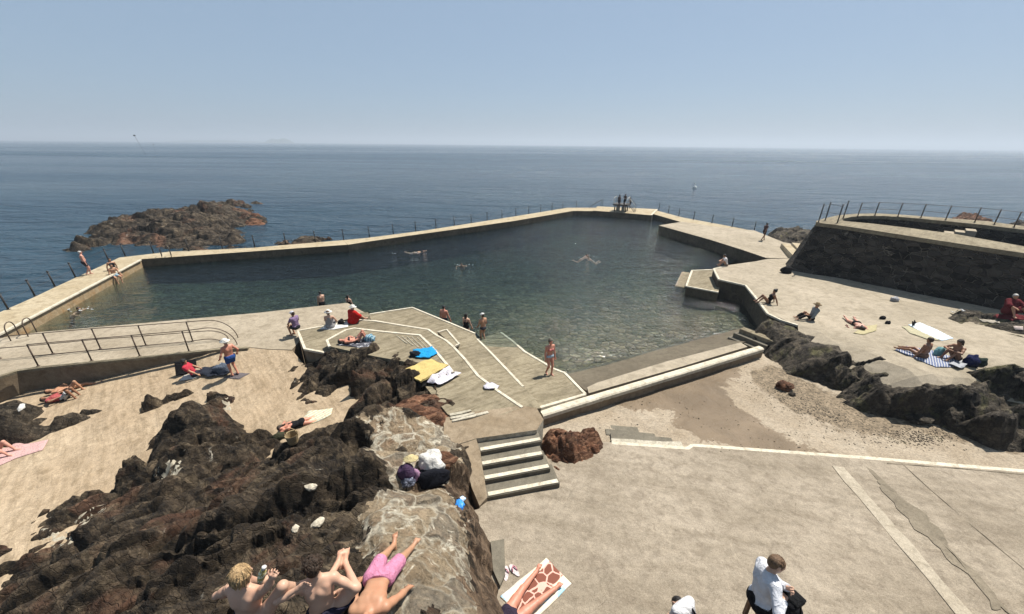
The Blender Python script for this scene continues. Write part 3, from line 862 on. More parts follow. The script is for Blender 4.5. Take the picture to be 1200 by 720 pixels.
# ------------------------------------------------------------------ world, sun, air
SUN_AZ = R(41)          # direction towards the sun in plan (from +x)
SUN_EL = R(61)
w = bpy.data.worlds.new("World"); SC.world = w; w.use_nodes = True
nt = w.node_tree; nt.nodes.clear()
sky = nt.nodes.new('ShaderNodeTexSky'); sky.sky_type = 'NISHITA'; sky.sun_disc = False
sky.sun_elevation = SUN_EL; sky.sun_rotation = R(90) - SUN_AZ
sky.altitude = 0; sky.air_density = 1.0; sky.dust_density = 1.2; sky.ozone_density = 2.5
bg = nt.nodes.new('ShaderNodeBackground'); bg.inputs[1].default_value = .062
wo = nt.nodes.new('ShaderNodeOutputWorld')
mx = nt.nodes.new('ShaderNodeMix'); mx.data_type = 'RGBA'; mx.blend_type = 'MULTIPLY'; mx.inputs[0].default_value = 1.0
mx.inputs[7].default_value = (.92, .92, 1.0, 1); nt.links.new(sky.outputs[0], mx.inputs[6])
mh = nt.nodes.new('ShaderNodeMix'); mh.data_type = 'RGBA'; mh.inputs[0].default_value = .72      # the milky summer haze over the whole sky
mh.inputs[7].default_value = (2.95, 4.0, 5.15, 1); nt.links.new(mx.outputs[2], mh.inputs[6]); nt.links.new(mh.outputs[2], bg.inputs[0]); nt.links.new(bg.outputs[0], wo.inputs[0])
sl = bpy.data.lights.new('sun', 'SUN'); sl.energy = 5.0; sl.angle = R(.53); sl.color = (1.0, .95, .86)
so = bpy.data.objects.new('sun', sl); COL.objects.link(so)
sd = Vector((math.cos(SUN_AZ) * math.cos(SUN_EL), math.sin(SUN_AZ) * math.cos(SUN_EL), math.sin(SUN_EL)))
so.rotation_euler = (-sd).to_track_quat('-Z', 'Y').to_euler(); so.location = sd * 60
SC.view_settings.view_transform = 'Standard'; SC.view_settings.look = 'None'; SC.view_settings.exposure = EXPO; SC.view_settings.gamma = 1

# ------------------------------------------------------------------ materials of the place
CON = concrete('walkway_concrete', (.33, .275, .20), (.44, .375, .285), (.25, .205, .145))
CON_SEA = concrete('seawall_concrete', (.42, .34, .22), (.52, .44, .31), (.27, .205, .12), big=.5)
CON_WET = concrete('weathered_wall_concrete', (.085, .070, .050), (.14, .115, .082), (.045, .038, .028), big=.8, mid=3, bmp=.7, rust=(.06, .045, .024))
CON_RUST = concrete('stained_wall_concrete', (.34, .25, .14), (.42, .32, .20), (.24, .16, .08), big=.8, mid=2.5, rust=(.26, .14, .055))
CON_GRN = concrete('terrace_concrete', (.25, .21, .145), (.34, .29, .20), (.18, .15, .10), big=.5, streak=(R(-38), 7, .75), bmp=.6)
CON_PLZ = concrete('plaza_concrete', (.305, .255, .193), (.425, .362, .283), (.235, .192, .145), big=.33, mid=2.6, fine=12, streak=(R(12), 2.2, .4), pit=.55, spots=.15, bmp=.8)
CON_SLP = concrete('rough_slope_concrete', (.43, .325, .215), (.52, .41, .285), (.32, .24, .155), big=.4, mid=2.6, fine=9, streak=(R(48), 5.5, .55), pit=.3, bmp=.8)
CON_DECK = concrete('sun_deck_concrete', (.34, .29, .215), (.45, .385, .295), (.27, .225, .16), big=.3, mid=1.8)
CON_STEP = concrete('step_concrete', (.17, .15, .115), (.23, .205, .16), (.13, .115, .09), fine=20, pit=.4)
CON_BRN = concrete('landing_concrete', (.25, .19, .125), (.34, .27, .19), (.19, .14, .09), big=.9, mid=2.4)
PAINT = concrete('worn_white_paint', (.64, .575, .45), (.76, .69, .56), (.38, .33, .24), big=1.5, mid=5, fine=22, pit=.5, spots=.1, bmp=.3)
PAINT_OLD = concrete('flaking_white_paint', (.44, .40, .31), (.60, .55, .45), (.22, .185, .13), big=2.5, mid=7, fine=20, pit=.5)
RAIL_DARK = plain('weathered_iron', (.03, .028, .027), .6, .4, 20)
RAIL_BRN = plain('rusty_brown_iron', (.075, .05, .035), .6, .5, 24)
ROCK = rockmat('dark_shore_rock', (.017, .0125, .009), (.066, .047, .030), (.13, .098, .064), pale_amt=.3, stretch=.45, red=(.085, .042, .025), red_amt=-.15, tan=(.16, .122, .078), tan_amt=.5)
ROCK_RED = rockmat('red_granite', (.13, .055, .03), (.25, .115, .063), (.33, .185, .11), pale_amt=.15, stretch=-.5)
ROCK_GREY = rockmat('grey_shore_rock', (.030, .024, .019), (.095, .077, .057), (.165, .137, .102), pale_amt=.12, tan=(.18, .145, .10), tan_amt=.5, green=(.12, .11, .05))
ROCK_SEA = rockmat('weedy_sea_rock', (.024, .018, .013), (.075, .056, .038), (.14, .11, .078), pale_amt=.3, scale=.5, red=(.13, .065, .04), red_amt=-.2, tan=(.15, .115, .075), tan_amt=.5)
ROCK_BROWN = rockmat('brown_weathered_rock', (.11, .07, .043), (.20, .135, .085), (.30, .215, .145), pale=(.46, .42, .34), pale_amt=.1, stretch=.9)

CON_LEDGE = concrete('wet_ledge_concrete', (.135, .112, .08), (.18, .152, .11), (.10, .083, .06), fine=18, pit=.4)
def rubble_mat(name):
    """uneven stones smeared over with pale mortar"""
    t = NT(name)
    w_ = t.warp(1.5, .75, detail=6)
    e = t.vor(1.7, 'DISTANCE_TO_EDGE', 'Distance', w_); sv = t.cellgrey(1.7, 0, 1, w_)
    n0 = t.noise(1.1, 8, .66, .8); n1 = t.noise(4, 10, .72, .5); n2 = t.noise(20, 8, .75)
    stone = t.mix(t.ramp(sv, [(.2, 0), (.8, 1)]), (.185, .138, .088), (.30, .235, .155))
    stone = t.mix(t.ramp(sv, [(.70, 0), (.74, .7)]), stone, (.085, .08, .072))
    stone = t.mix(t.ramp(n0, [(.48, 0), (.64, .8)]), stone, (.18, .112, .068))
    stone = t.mix(t.ramp(n1, [(.45, 0), (.66, .7)]), stone, (.30, .24, .165))
    stone = t.mix(t.ramp(n2, [(.36, .75), (.5, 0)]), stone, (.06, .05, .038))
    mort = t.mix(t.ramp(n1, [(.4, 0), (.65, 1)]), (.40, .36, .28), (.60, .56, .46))
    wd = t.math('ADD', e, t.math('MULTIPLY', t.math('SUBTRACT', n1, .5), .45))
    f = t.math('MULTIPLY', t.ramp(wd, [(.01, .9), (.09, 0)]), t.ramp(n0, [(.40, .2), (.56, 1)]))
    patch = t.math('MULTIPLY', t.ramp(t.noise(1.5, 8, .7, 1.0), [(.53, 0), (.60, .95)]), t.ramp(t.noise(6, 7, .72, .6), [(.42, 0), (.56, 1)]))
    f = t.math('MAXIMUM', f, patch)
    col = t.mix(f, stone, mort)
    h = t.math('ADD', t.math('MULTIPLY', t.ramp(wd, [(0, 0), (.2, 1)]), .5), t.math('ADD', t.math('MULTIPLY', n1, 1.2), t.math('MULTIPLY', n2, .5)))
    return t.bsdf(col, .9, t.bump(h, 1.0, .09), .15)
RUBBLE = rubble_mat('mortared_rubble')

def masonry(name):
    t = NT(name)
    v = t.mapping(t.warp(1.6, .42, detail=5), scale=(.8, .8, 1.35))
    e = t.vor(2.6, 'DISTANCE_TO_EDGE', 'Distance', v); cid = t.vor(2.6, 'F1', 'Color', v)
    sv = t.noise(1.0, 0, .5, 0, t.vm('SCALE', cid, sc=11.0)); n1 = t.noise(4, 9, .72); n2 = t.noise(22, 6, .7)
    stone = t.mix(t.ramp(sv, [(.32, 0), (.68, 1)]), (.010, .009, .008), (.058, .050, .042))
    stone = t.mix(t.ramp(n1, [(.5, 0), (.75, .6)]), stone, (.085, .073, .06))
    wd = t.math('ADD', e, t.math('MULTIPLY', t.math('SUBTRACT', n1, .5), .10))
    f = t.math('MULTIPLY', t.ramp(wd, [(.008, 1), (.035, 0)]), t.ramp(t.noise(1.4, 5), [(.40, .15), (.60, .9)]))
    col = t.mix(f, stone, (.19, .17, .138))
    h = t.math('ADD', t.math('MULTIPLY', t.ramp(wd, [(0, 0), (.12, 1)]), 1.0), t.math('ADD', t.math('MULTIPLY', n1, .7), t.math('MULTIPLY', n2, .3)))
    return t.bsdf(col, .9, t.bump(h, 1.0, .10), .15)
MASON = masonry('dark_random_masonry')

def beach_mat(name):
    t = NT(name)
    a = t.noise(.5, 7, .62, .6); b = t.noise(3, 8, .7, .5); c = t.noise(45, 4, .7); p = t.cellgrey(26, .55, 1.25); pd = t.vor(26, 'F1', 'Distance')
    col = t.mix(t.ramp(a, [(.36, 0), (.64, 1)]), (0.251, 0.202, 0.145), (0.304, 0.255, 0.194))
    col = t.mix(t.ramp(b, [(.5, 0), (.68, .7)]), col, (0.207, 0.163, 0.114))
    col = t.mix(.55, col, t.mix(1.0, col, p, 'MULTIPLY'))
    n8 = t.noise(.8, 10, .7, 1.6); n9 = t.noise(6, 6, .7)
    at_ = lambda k: t.n('ShaderNodeAttribute', attribute_name=k).outputs['Fac']
    nn = t.math('ADD', t.math('MULTIPLY', t.math('SUBTRACT', n8, .5), 1.9), t.math('MULTIPLY', t.math('SUBTRACT', n9, .5), .5))
    g = t.ramp(t.math('ADD', at_('gritty'), t.math('MULTIPLY', nn, .8)), [(.42, 0), (.62, 1)])
    gc = t.mix(t.ramp(b, [(.35, 0), (.65, 1)]), (.105, .08, .053), (.18, .14, .096))
    col = t.mix(t.math('MULTIPLY', g, .9), col, t.mix(1.0, gc, t.cellgrey(15, .5, 1.5), 'MULTIPLY'))
    w_ = t.ramp(t.math('ADD', at_('wetness'), nn), [(.44, 0), (.52, 1)])
    col = t.mix(w_, col, t.mix(t.ramp(a, [(.36, 0), (.64, 1)]), (.115, .083, .052), (.165, .122, .08)))
    h = t.math('ADD', t.math('MULTIPLY', pd, -.8), t.math('ADD', t.math('MULTIPLY', c, .5), b))
    return t.bsdf(col, t.math('SUBTRACT', .92, t.math('MULTIPLY', w_, .45)), t.bump(h, .7, .03), .2)
BEACH = beach_mat('pale_shingle')
def wet_mat(name):
    t = NT(name)
    a = t.noise(1.2, 7, .62, .6); c = t.noise(40, 4, .7); d = t.noise(.9, 9, .68, 1.4)
    col = t.mix(t.ramp(a, [(.36, 0), (.64, 1)]), (.105, .075, .046), (.16, .118, .076))
    dry = t.ramp(d, [(.57, 0), (.60, 1)])
    col = t.mix(dry, col, (.30, .245, .175))
    return t.bsdf(col, t.math('ADD', .45, t.math('MULTIPLY', dry, .45)), t.bump(t.math('ADD', c, a), .5, .02), .35)
WET = wet_mat('wet_sand')
def grit_mat(name):
    t = NT(name)
    p = t.cellgrey(13, .4, 1.5); pd = t.vor(13, 'F1', 'Distance'); a = t.noise(1.5, 6, .6)
    col = t.mix(t.ramp(a, [(.35, 0), (.65, 1)]), (.14, .107, .072), (.215, .168, .115))
    col = t.mix(.8, col, t.mix(1.0, col, p, 'MULTIPLY'))
    col = t.mix(t.ramp(t.noise(1.1, 9, .7, 1.2), [(.54, 0), (.60, 1)]), col, t.mix(.6, (.31, .255, .185), t.mix(1.0, (.31, .255, .185), p, 'MULTIPLY')))
    return t.bsdf(col, .9, t.bump(t.math('MULTIPLY', pd, -1), .9, .05), .15)
GRIT = grit_mat('dark_shingle')
def floor_mat(name):
    t = NT(name)
    v = t.warp(1.0, .3)
    p = t.vor(2.6, 'F1', 'Color', v); e = t.vor(2.6, 'DISTANCE_TO_EDGE', 'Distance', v); a = t.noise(.35, 6, .62, .6); b = t.noise(5, 8, .7)
    sv = t.noise(1.0, 0, .5, 0, t.vm('SCALE', p, sc=9.0))
    col = t.mix(t.ramp(sv, [(.35, 0), (.65, 1)]), (.11, .082, .05), (.29, .218, .135))
    col = t.mix(t.ramp(b, [(.4, 0), (.66, .8)]), col, (.07, .06, .035))
    col = t.mix(t.ramp(e, [(0, .8), (.12, 0)]), col, (.04, .034, .022))
    col = t.mix(t.ramp(a, [(.45, 0), (.62, .55)]), col, (.17, .14, .08))
    return t.bsdf(col, .9, t.bump(t.math('ADD', t.ramp(e, [(0, 0), (.2, 1)]), b), .8, .08), .1)
FLOOR = floor_mat('pebbly_pool_bed')

def sea_mat(name):
    t = NT(name)
    v1 = t.mapping(rot=(0, 0, .35), scale=(.55, 1.5, 1))
    n1 = t.noise(.85, 5, .6, .7, v1); n2 = t.noise(.17, 5, .6, .5, v1); n3 = t.noise(4.2, 3, .6, .3, v1)
    h = t.math('ADD', t.math('MULTIPLY', n1, .8), t.math('ADD', t.math('MULTIPLY', n2, 3.4), t.math('MULTIPLY', n3, .10)))
    streak = t.noise(1, 5, .6, .8, t.mapping(scale=(.0016, .011, 1), rot=(0, 0, .08)))
    calm = t.ramp(streak, [(.42, 0), (.62, 1)])
    nearsh = t.noise(.02, 4, .6)
    col = t.mix(t.ramp(nearsh, [(.35, 0), (.65, 1)]), (.010, .030, .052), (.015, .041, .062))
    rough = t.math('ADD', .13, t.math('MULTIPLY', calm, .16))
    m = t.bsdf(col, rough, t.bump(h, 1.0, .95), .33)
    b = [n for n in t.t.nodes if n.type == 'BSDF_PRINCIPLED'][0]; b.inputs['IOR'].default_value = 1.333
    return m
SEA = sea_mat('open_sea')

def water_mat(name):
    t = NT(name)
    v1 = t.mapping(rot=(0, 0, .25), scale=(.6, 1.5, 1))
    n1 = t.noise(2.0, 4, .55, .6, v1); n2 = t.noise(.55, 3, .5, .3, v1); n3 = t.noise(8, 3, .5, .3, v1)
    h = t.math('ADD', t.math('MULTIPLY', n1, .62), t.math('ADD', t.math('MULTIPLY', n2, 1.0), t.math('MULTIPLY', n3, .10)))
    nrm = t.bump(h, 1.0, .34)
    fr = t.n('ShaderNodeFresnel'); fr.inputs['IOR'].default_value = 1.33; t.put(fr.inputs['Normal'], nrm)
    tr = t.n('ShaderNodeBsdfTransparent'); tr.inputs[0].default_value = (.90, .97, .96, 1)
    df = t.n('ShaderNodeBsdfDiffuse'); df.inputs[0].default_value = (.024, .046, .054, 1)
    gl = t.n('ShaderNodeBsdfGlossy'); gl.inputs['Roughness'].default_value = .05; t.put(gl.inputs['Normal'], nrm)
    m1 = t.n('ShaderNodeMixShader'); m1.inputs[0].default_value = .09
    t.t.links.new(tr.outputs[0], m1.inputs[1]); t.t.links.new(df.outputs[0], m1.inputs[2])
    m2 = t.n('ShaderNodeMixShader'); t.put(m2.inputs[0], fr.outputs[0])
    t.t.links.new(m1.outputs[0], m2.inputs[1]); t.t.links.new(gl.outputs[0], m2.inputs[2])
    t.t.links.new(m2.outputs[0], t.out.inputs['Surface'])
    va = t.n('ShaderNodeVolumeAbsorption'); va.inputs['Color'].default_value = (.38, .57, .60, 1); va.inputs['Density'].default_value = .42
    t.t.links.new(va.outputs[0], t.out.inputs['Volume'])
    return t.m
WATER = water_mat('clear_pool_water')

# ------------------------------------------------------------------ sea, far islands, haze
SEA_Z, POOL_Z = -1.45, -.65
hole = [at(x, y, 0).xy for x, y in ((-100, 432), (-60, 405), (0, 378), (152, 303), (300, 292), (402, 284.5), (475, 274.5), (600, 257), (668, 245.8), (700, 244.5), (768, 248.5), (800, 258), (850, 265.8), (884, 271.5), (912, 284))] + [Vector((31, 36)), Vector((60, 34)), Vector((60, -20)), Vector((-60, -20))]
n = 96; R0 = 130.0
circ = [Vector((R0 * math.cos(2 * math.pi * k / n), R0 * math.sin(2 * math.pi * k / n))) for k in range(n)]
nh = len(hole)
co, _, fc, _, _, _ = delaunay_2d_cdt(circ + hole, [(k, (k + 1) % n) for k in range(n)] + [(n + k, n + (k + 1) % nh) for k in range(nh)], [], 1, 1e-5)
V = [(c.x, c.y, SEA_Z) for c in co]; Fs = []
for t in fc:
    c = (co[t[0]] + co[t[1]] + co[t[2]]) / 3
    if inside_dist(np.array([c.x]), np.array([c.y]), hole)[0] > 0: continue
    q = (co[t[1]] - co[t[0]]).cross(co[t[2]] - co[t[0]])
    Fs.append(tuple(t) if q > 0 else tuple(t[::-1]))
ring0 = list(range(n)); rr_ = R0
while rr_ < 13500:
    rr_ = min(13500, rr_ * 1.4); base_ = len(V)
    V += [(rr_ * math.cos(2 * math.pi * k / n), rr_ * math.sin(2 * math.pi * k / n), SEA_Z) for k in range(n)]
    for k in range(n):
        j = (k + 1) % n; Fs.append((ring0[k], base_ + k, base_ + j, ring0[j]))
    ring0 = list(range(base_, base_ + n))
sea = tag(mesh_obj('sea', V, Fs, SEA), kind='structure')
HILL = plain('far_hillside', (.045, .055, .030), .9, .4, .01)
def far_island(px0, px1, dist, top, seed):
    N = 60; V = []; Fs = []
    a0 = ray(px0, 165); a1 = ray(px1, 165)
    for i in range(N + 1):
        f = i / N; d = a0.lerp(a1, f); d.z = 0; d.normalize()
        hgt = top * (math.sin(math.pi * f) ** .7) * (.62 + .38 * mn.fractal(Vector((f * 3 + seed, seed, 0)), 1.0, 2, 3))
        for j, (q, hh) in enumerate(((0, 0), (90, .6), (260, 1), (500, .7), (700, 0))):
            p = d * (dist + q); V.append((p.x, p.y, SEA_Z - 1 + hgt * hh))
    for i in range(N):
        for j in range(4): Fs.append((i * 5 + j, i * 5 + j + 1, i * 5 + 5 + j + 1, i * 5 + 5 + j))
    return tag(mesh_obj('distant_hills', V, Fs, HILL, smooth=True), kind='structure')
far_island(308, 345, 4200, 62, 2.2)
far_island(180, 330, 5000, 34, 5.1)

hz = NT('sea_haze'); hz.t.nodes.remove([x for x in hz.t.nodes if x.type == 'TEX_COORD'][0])
pv = hz.t.nodes.new('ShaderNodeVolumePrincipled'); pv.inputs['Color'].default_value = (.60, .68, .78, 1); pv.inputs['Density'].default_value = HAZE; pv.inputs['Anisotropy'].default_value = .2
hz.t.links.new(pv.outputs[0], hz.out.inputs['Volume'])
m = MB(); m.box((0, 0, 34), 29000, 29000, 88)
hzo = m.build('haze', hz.m); tag(hzo, kind='stuff')

# ------------------------------------------------------------------ pool
pool_ol = px3([(-60, 396), (165, 304), (407, 287), (672, 247), (770, 250), (800, 260), (905, 300), (852, 311), (836, 315), (900, 367), (892, 402), (686, 462), (640, 480), (560, 400), (483, 362), (300, 370), (0, 400)], POOL_Z)
wide = [Vector((p.x, p.y, POOL_Z)) for p in pool_ol]
pool_edge = px3([(-70, 400), (0, 386), (160, 300.5), (400, 285.5), (668, 245.5), (770, 249), (800, 258), (900, 298), (856, 308), (838, 313), (860, 322), (893, 366), (890, 405), (690, 463), (640, 478), (600, 440), (560, 400), (545, 392), (483, 364), (440, 368), (407, 359), (300, 371), (0, 402), (-60, 408)], POOL_Z)
pw, _ = sheet('pool_water', pool_edge, WATER, zbot=-6.0, step=2.0, surf=False, follow=lambda x, y: np.full(np.shape(x), POOL_Z))
tag(pw, kind='structure')
fl_ctrl = [(120, 370, -1.9), (60, 388, -1.5), (150, 320, -1.9), (300, 340, -2.6), (450, 310, -3.2), (650, 265, -3.6), (800, 285, -3.2), (760, 330, -2.4), (650, 340, -2.4), (600, 370, -1.65), (700, 385, -1.25), (800, 370, -1.3), (740, 415, -.95), (660, 415, -1.05), (850, 372, -1.0), (560, 380, -1.7), (480, 350, -2.4), (700, 405, -1.05), (780, 395, -1.0), (650, 390, -1.3)]
bed_ol = px3([(-90, 402), (0, 380), (160, 296), (400, 283), (668, 243), (780, 246), (910, 298), (930, 340), (960, 400), (900, 420), (760, 455), (662, 470), (600, 460), (570, 420), (556, 398), (483, 372), (407, 366), (300, 378), (0, 408)], -2.2)
fz = RBF([tuple(at(x, y, z)) for x, y, z in fl_ctrl] + [tuple(at(x, y, -.80)) for x, y in ((662, 437), (715, 424), (760, 411), (810, 398), (865, 385))] + [tuple(at(x, y, -.95)) for x, y in ((680, 460), (780, 430), (880, 402))])
bed, _ = sheet('pool_bed', bed_ol, FLOOR, zbot=-7, step=.45, follow=fz, rough=.12, surf=False)
tag(bed, kind='structure')

# ------------------------------------------------------------------ ground under everything (down to below the sea)
gl_ol = [(-60, -6), (-34, 12), (-22, 13.5), (-12, 16), (-2, 16), (2, 12.5), (13, 15.5), (22, 22), (30, 34), (60, 34), (60, -6)]
gnd, _ = sheet('ground', [Vector((x, y, -2.4)) for x, y in gl_ol], ROCK_GREY, zbot=-8, step=2.0, surf=False, rough=.3)
tag(gnd, kind='structure')

# ------------------------------------------------------------------ left side: walkway and rough slope
walk, _ = sheet('walkway', px3([(-60, 404), (0, 396.5), (45, 389.5), (120, 383), (300, 367), (407, 355), (431, 368.5), (349, 388), (351, 400), (342, 410), (318, 409.5), (291, 407), (262, 408), (222, 412), (110, 423.5), (45, 430), (20, 433.5), (0, 440), (-60, 458)], 0), CON, zbot=-4, step=.8, rough=.015, mats_side=CON_BRN)
tag(walk, kind='structure')
slope_ol = px3([(-90, 490, -1.2), (0, 469, -1.12), (32, 459, -1.08), (110, 447, -.93), (215, 421, -.4), (262, 409.5, -.06), (291, 407.3, -.02), (318, 409.8, -.02), (342, 410.3, -.03), (360, 432, -.25), (420, 440, -.2), (480, 425, 0), (520, 470, .1), (480, 560, -.3), (300, 640, -.9), (100, 700, -1.25), (-160, 700, -1.3), (-160, 560, -1.3)])
slope, slope_f = sheet('concrete_slope', slope_ol, CON_SLP, zbot=-5, step=.4, rough=.05, ctrl=px3([(150, 540, -1.1), (330, 470, -.6), (250, 470, -.7), (60, 540, -1.2), (310, 430, -.33), (220, 440, -.6), (0, 620, -1.25)]))
tag(slope, kind='structure')
kerbw = strip('walkway_kerb', px3([(-60, 458), (0, 440.5), (20, 434), (45, 430.5), (110, 424), (170, 418), (222, 412.4), (262, 408.4), (291, 407.3)], .06), .16, .12, CON_GRN)
tag(kerbw, 'pale concrete retaining kerb curving along the near edge of the railed walkway', 'kerb')

# ------------------------------------------------------------------ pool walls
def wallthing(name, label, cat, outline, z, mat, side, zbot=-6, kerb=None, kw=.22, kmat=None, step=.7):
    o, _ = sheet(name, px3(outline, z), mat, zbot=zbot, step=step, rough=.012, mats_side=side)
    tag(o, label, cat)
    if kerb: strip('edge_kerb', px3(kerb, z + .03), kw * .72, .085, kmat or PAINT, o, side=0)
    return o
JL = wallthing('pool_wall', 'broad sunlit concrete pool wall at the left with a pale inner edge and orange stained face', 'pool wall',
    [(-140, 450), (-60, 418), (0, 391), (165, 304), (205, 301), (200, 295), (140, 302), (90, 325), (64, 337), (41, 348), (0, 366), (-60, 392), (-140, 425)], 0, CON_SEA, CON_RUST,
    kerb=[(-60, 417.5), (0, 390.6), (83, 347), (164.5, 304.2)], kw=.2)
FW = wallthing('pool_wall', 'wide low stretch of pool wall behind which orange rocks show, next to the pool ladder', 'pool wall',
    [(165, 304), (300, 294.5), (407, 287), (402, 281.5), (297, 290.5), (197, 295.2)], .004, CON_SEA, CON_WET, kerb=None)
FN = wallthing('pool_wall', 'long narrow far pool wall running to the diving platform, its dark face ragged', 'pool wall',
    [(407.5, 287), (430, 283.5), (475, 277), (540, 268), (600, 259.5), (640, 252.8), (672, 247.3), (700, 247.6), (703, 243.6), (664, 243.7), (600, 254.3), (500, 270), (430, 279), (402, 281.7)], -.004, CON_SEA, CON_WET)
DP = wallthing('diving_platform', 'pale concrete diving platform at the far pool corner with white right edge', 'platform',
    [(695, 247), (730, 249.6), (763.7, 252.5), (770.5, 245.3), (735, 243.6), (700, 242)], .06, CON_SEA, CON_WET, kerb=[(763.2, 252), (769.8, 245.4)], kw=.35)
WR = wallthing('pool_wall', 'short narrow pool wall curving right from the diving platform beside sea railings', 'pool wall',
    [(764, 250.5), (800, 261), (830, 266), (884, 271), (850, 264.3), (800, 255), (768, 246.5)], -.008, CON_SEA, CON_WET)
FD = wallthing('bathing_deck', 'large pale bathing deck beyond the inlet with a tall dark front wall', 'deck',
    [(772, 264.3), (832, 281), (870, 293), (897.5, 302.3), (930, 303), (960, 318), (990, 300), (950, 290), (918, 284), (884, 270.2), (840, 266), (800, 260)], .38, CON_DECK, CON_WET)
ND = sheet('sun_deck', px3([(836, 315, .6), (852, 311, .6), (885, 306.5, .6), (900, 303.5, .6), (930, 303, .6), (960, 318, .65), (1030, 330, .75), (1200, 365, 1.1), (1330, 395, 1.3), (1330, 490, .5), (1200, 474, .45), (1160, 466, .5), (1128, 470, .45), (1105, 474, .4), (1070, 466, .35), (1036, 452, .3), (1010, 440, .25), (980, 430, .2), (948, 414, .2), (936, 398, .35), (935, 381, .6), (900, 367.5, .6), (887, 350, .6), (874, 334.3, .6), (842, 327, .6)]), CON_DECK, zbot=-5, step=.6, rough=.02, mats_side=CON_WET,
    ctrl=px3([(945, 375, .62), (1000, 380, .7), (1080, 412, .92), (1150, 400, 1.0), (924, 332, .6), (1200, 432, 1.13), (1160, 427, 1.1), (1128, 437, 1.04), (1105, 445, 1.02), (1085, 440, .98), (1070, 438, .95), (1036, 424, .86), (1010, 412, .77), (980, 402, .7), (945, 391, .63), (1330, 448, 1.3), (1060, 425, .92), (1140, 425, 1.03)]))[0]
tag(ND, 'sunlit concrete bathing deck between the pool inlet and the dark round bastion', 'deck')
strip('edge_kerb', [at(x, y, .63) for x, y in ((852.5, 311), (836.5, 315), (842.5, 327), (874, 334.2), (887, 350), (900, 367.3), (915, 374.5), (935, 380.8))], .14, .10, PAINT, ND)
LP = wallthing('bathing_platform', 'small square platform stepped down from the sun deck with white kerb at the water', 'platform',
    [(811, 316.6), (836, 315.5), (845, 330), (842, 342.5), (804, 335.2)], 0.0, CON_GRN, CON_WET, kerb=[(836, 315.8), (811, 316.9), (804.3, 335), (842, 342.2)], kw=.2)
m = MB(); a, b = at(800, 338, POOL_Z), at(808, 319, POOL_Z); c_ = a.lerp(b, .5) + Vector((-.25, 0, .02)); m.box(c_ - Vector((0, 0, .2)), .7, (b - a).length * .9, .5, math.atan2(b.y - a.y, b.x - a.x) - R(90), bev=.06)
tag(m.build('water_step', CON_GRN), 'submerged pale concrete step on the water side of the small square platform', 'step')
# stair down from the sun deck to the beach by the wall end
st = empty('beach_stair', at(884, 399, -.4))
for k, (x, y, z) in enumerate(((888.5, 391.5, .12), (881, 396.5, -.12), (874, 401.5, -.36))):
    m = MB(); p = at(x, y, z); m.box(Vector((0, 0, -.6)) + p - st.location, 1.7, .42, 1.2, R(-58), bev=.02); m.build('step', CON_STEP if k else CON_GRN, st)
tag(st, 'three short dark concrete steps wedged between the low cream wall end and the rocks', 'stair')

# ------------------------------------------------------------------ centre terraces
T2 = sheet('pool_terrace', px3([(431, 369.5), (433, 368), (483, 360), (522, 376), (556, 390.5), (559, 397, .0), (575, 413, .12), (598, 437, .24), (613, 453, .34), (626, 466, .42), (634, 478.5, .5), (620, 480, .55), (606, 476, .55), (590, 470, .55), (560, 446, .42), (545, 427, .3), (531, 412, .18), (512, 398, .08), (502, 391, .03), (440, 381, 0)]), CON_GRN, zbot=-5, step=.5, rough=.012)[0]
tag(T2, 'pale concrete terrace wedge pointing into the pool beside the ramp', 'terrace')
strip('edge_kerb', px3([(433, 368, .04), (483, 360.2, .04), (522, 376.2, .04), (556.5, 390.5, .04)]), .11, .08, PAINT, T2)
strip('edge_kerb', px3([(559, 397, .03), (575, 413, .15), (598, 437, .27), (613, 453, .37)]), .11, .1, PAINT, T2)
BC = sheet('lower_terrace', px3([(349, 387.5, .35), (378, 382, .35), (418, 374.5, .35), (440, 376, .35), (470, 381, .35), (502, 386, .37), (512, 393, .4), (523, 399, .42), (531, 406, .45), (545, 421, .52), (560, 440, .58), (585, 459, .66), (612, 477, .75), (590, 486, .75), (560, 489, .75), (525, 486, .75), (500, 455, .6), (480, 425, .5), (400, 418, .36), (357, 408.5, .35)]), CON_GRN, zbot=-3, step=.45, rough=.012, mats_side=CON_BRN)[0]
tag(BC, 'grey terrace with white painted outer edge wrapping round the dark rocks', 'terrace')
strip('edge_kerb', px3([(357, 408.5, .38), (349, 387.5, .38), (378, 382, .38), (418, 374.5, .38), (440, 376, .38), (470, 381, .38), (502, 386, .40), (512, 393, .43), (523, 399, .45), (531, 406, .48), (545, 421, .55), (560, 440, .61), (585, 459, .69), (612, 477, .78)]), .12, .09, PAINT, BC)
strip('edge_kerb', px3([(357, 408.5, .38), (374, 411.5, .38), (390, 415, .38)]), .12, .09, PAINT, BC)
BD = sheet('upper_terrace', px3([(383, 398.5, .7), (405, 386.5, .7), (415, 384.5, .7), (440, 387.5, .7), (465, 390, .7), (492, 392.5, .7), (505, 405, .72), (522, 425, .76), (531, 436, .78), (505, 445, .75), (480, 425, .72), (430, 416, .7), (386, 406, .7)]), CON_GRN, zbot=-2, step=.45, rough=.012)[0]
tag(BD, 'upper grey terrace step with white edge directly above the dark rocks', 'terrace')
strip('edge_kerb', px3([(386, 406, .73), (383, 398.5, .73), (405, 386.5, .73), (415, 384.5, .73), (440, 387.5, .73), (465, 390, .73), (492, 392.5, .73), (505, 405, .75), (522, 425, .79), (531, 436, .81)]), .12, .09, PAINT, BD)
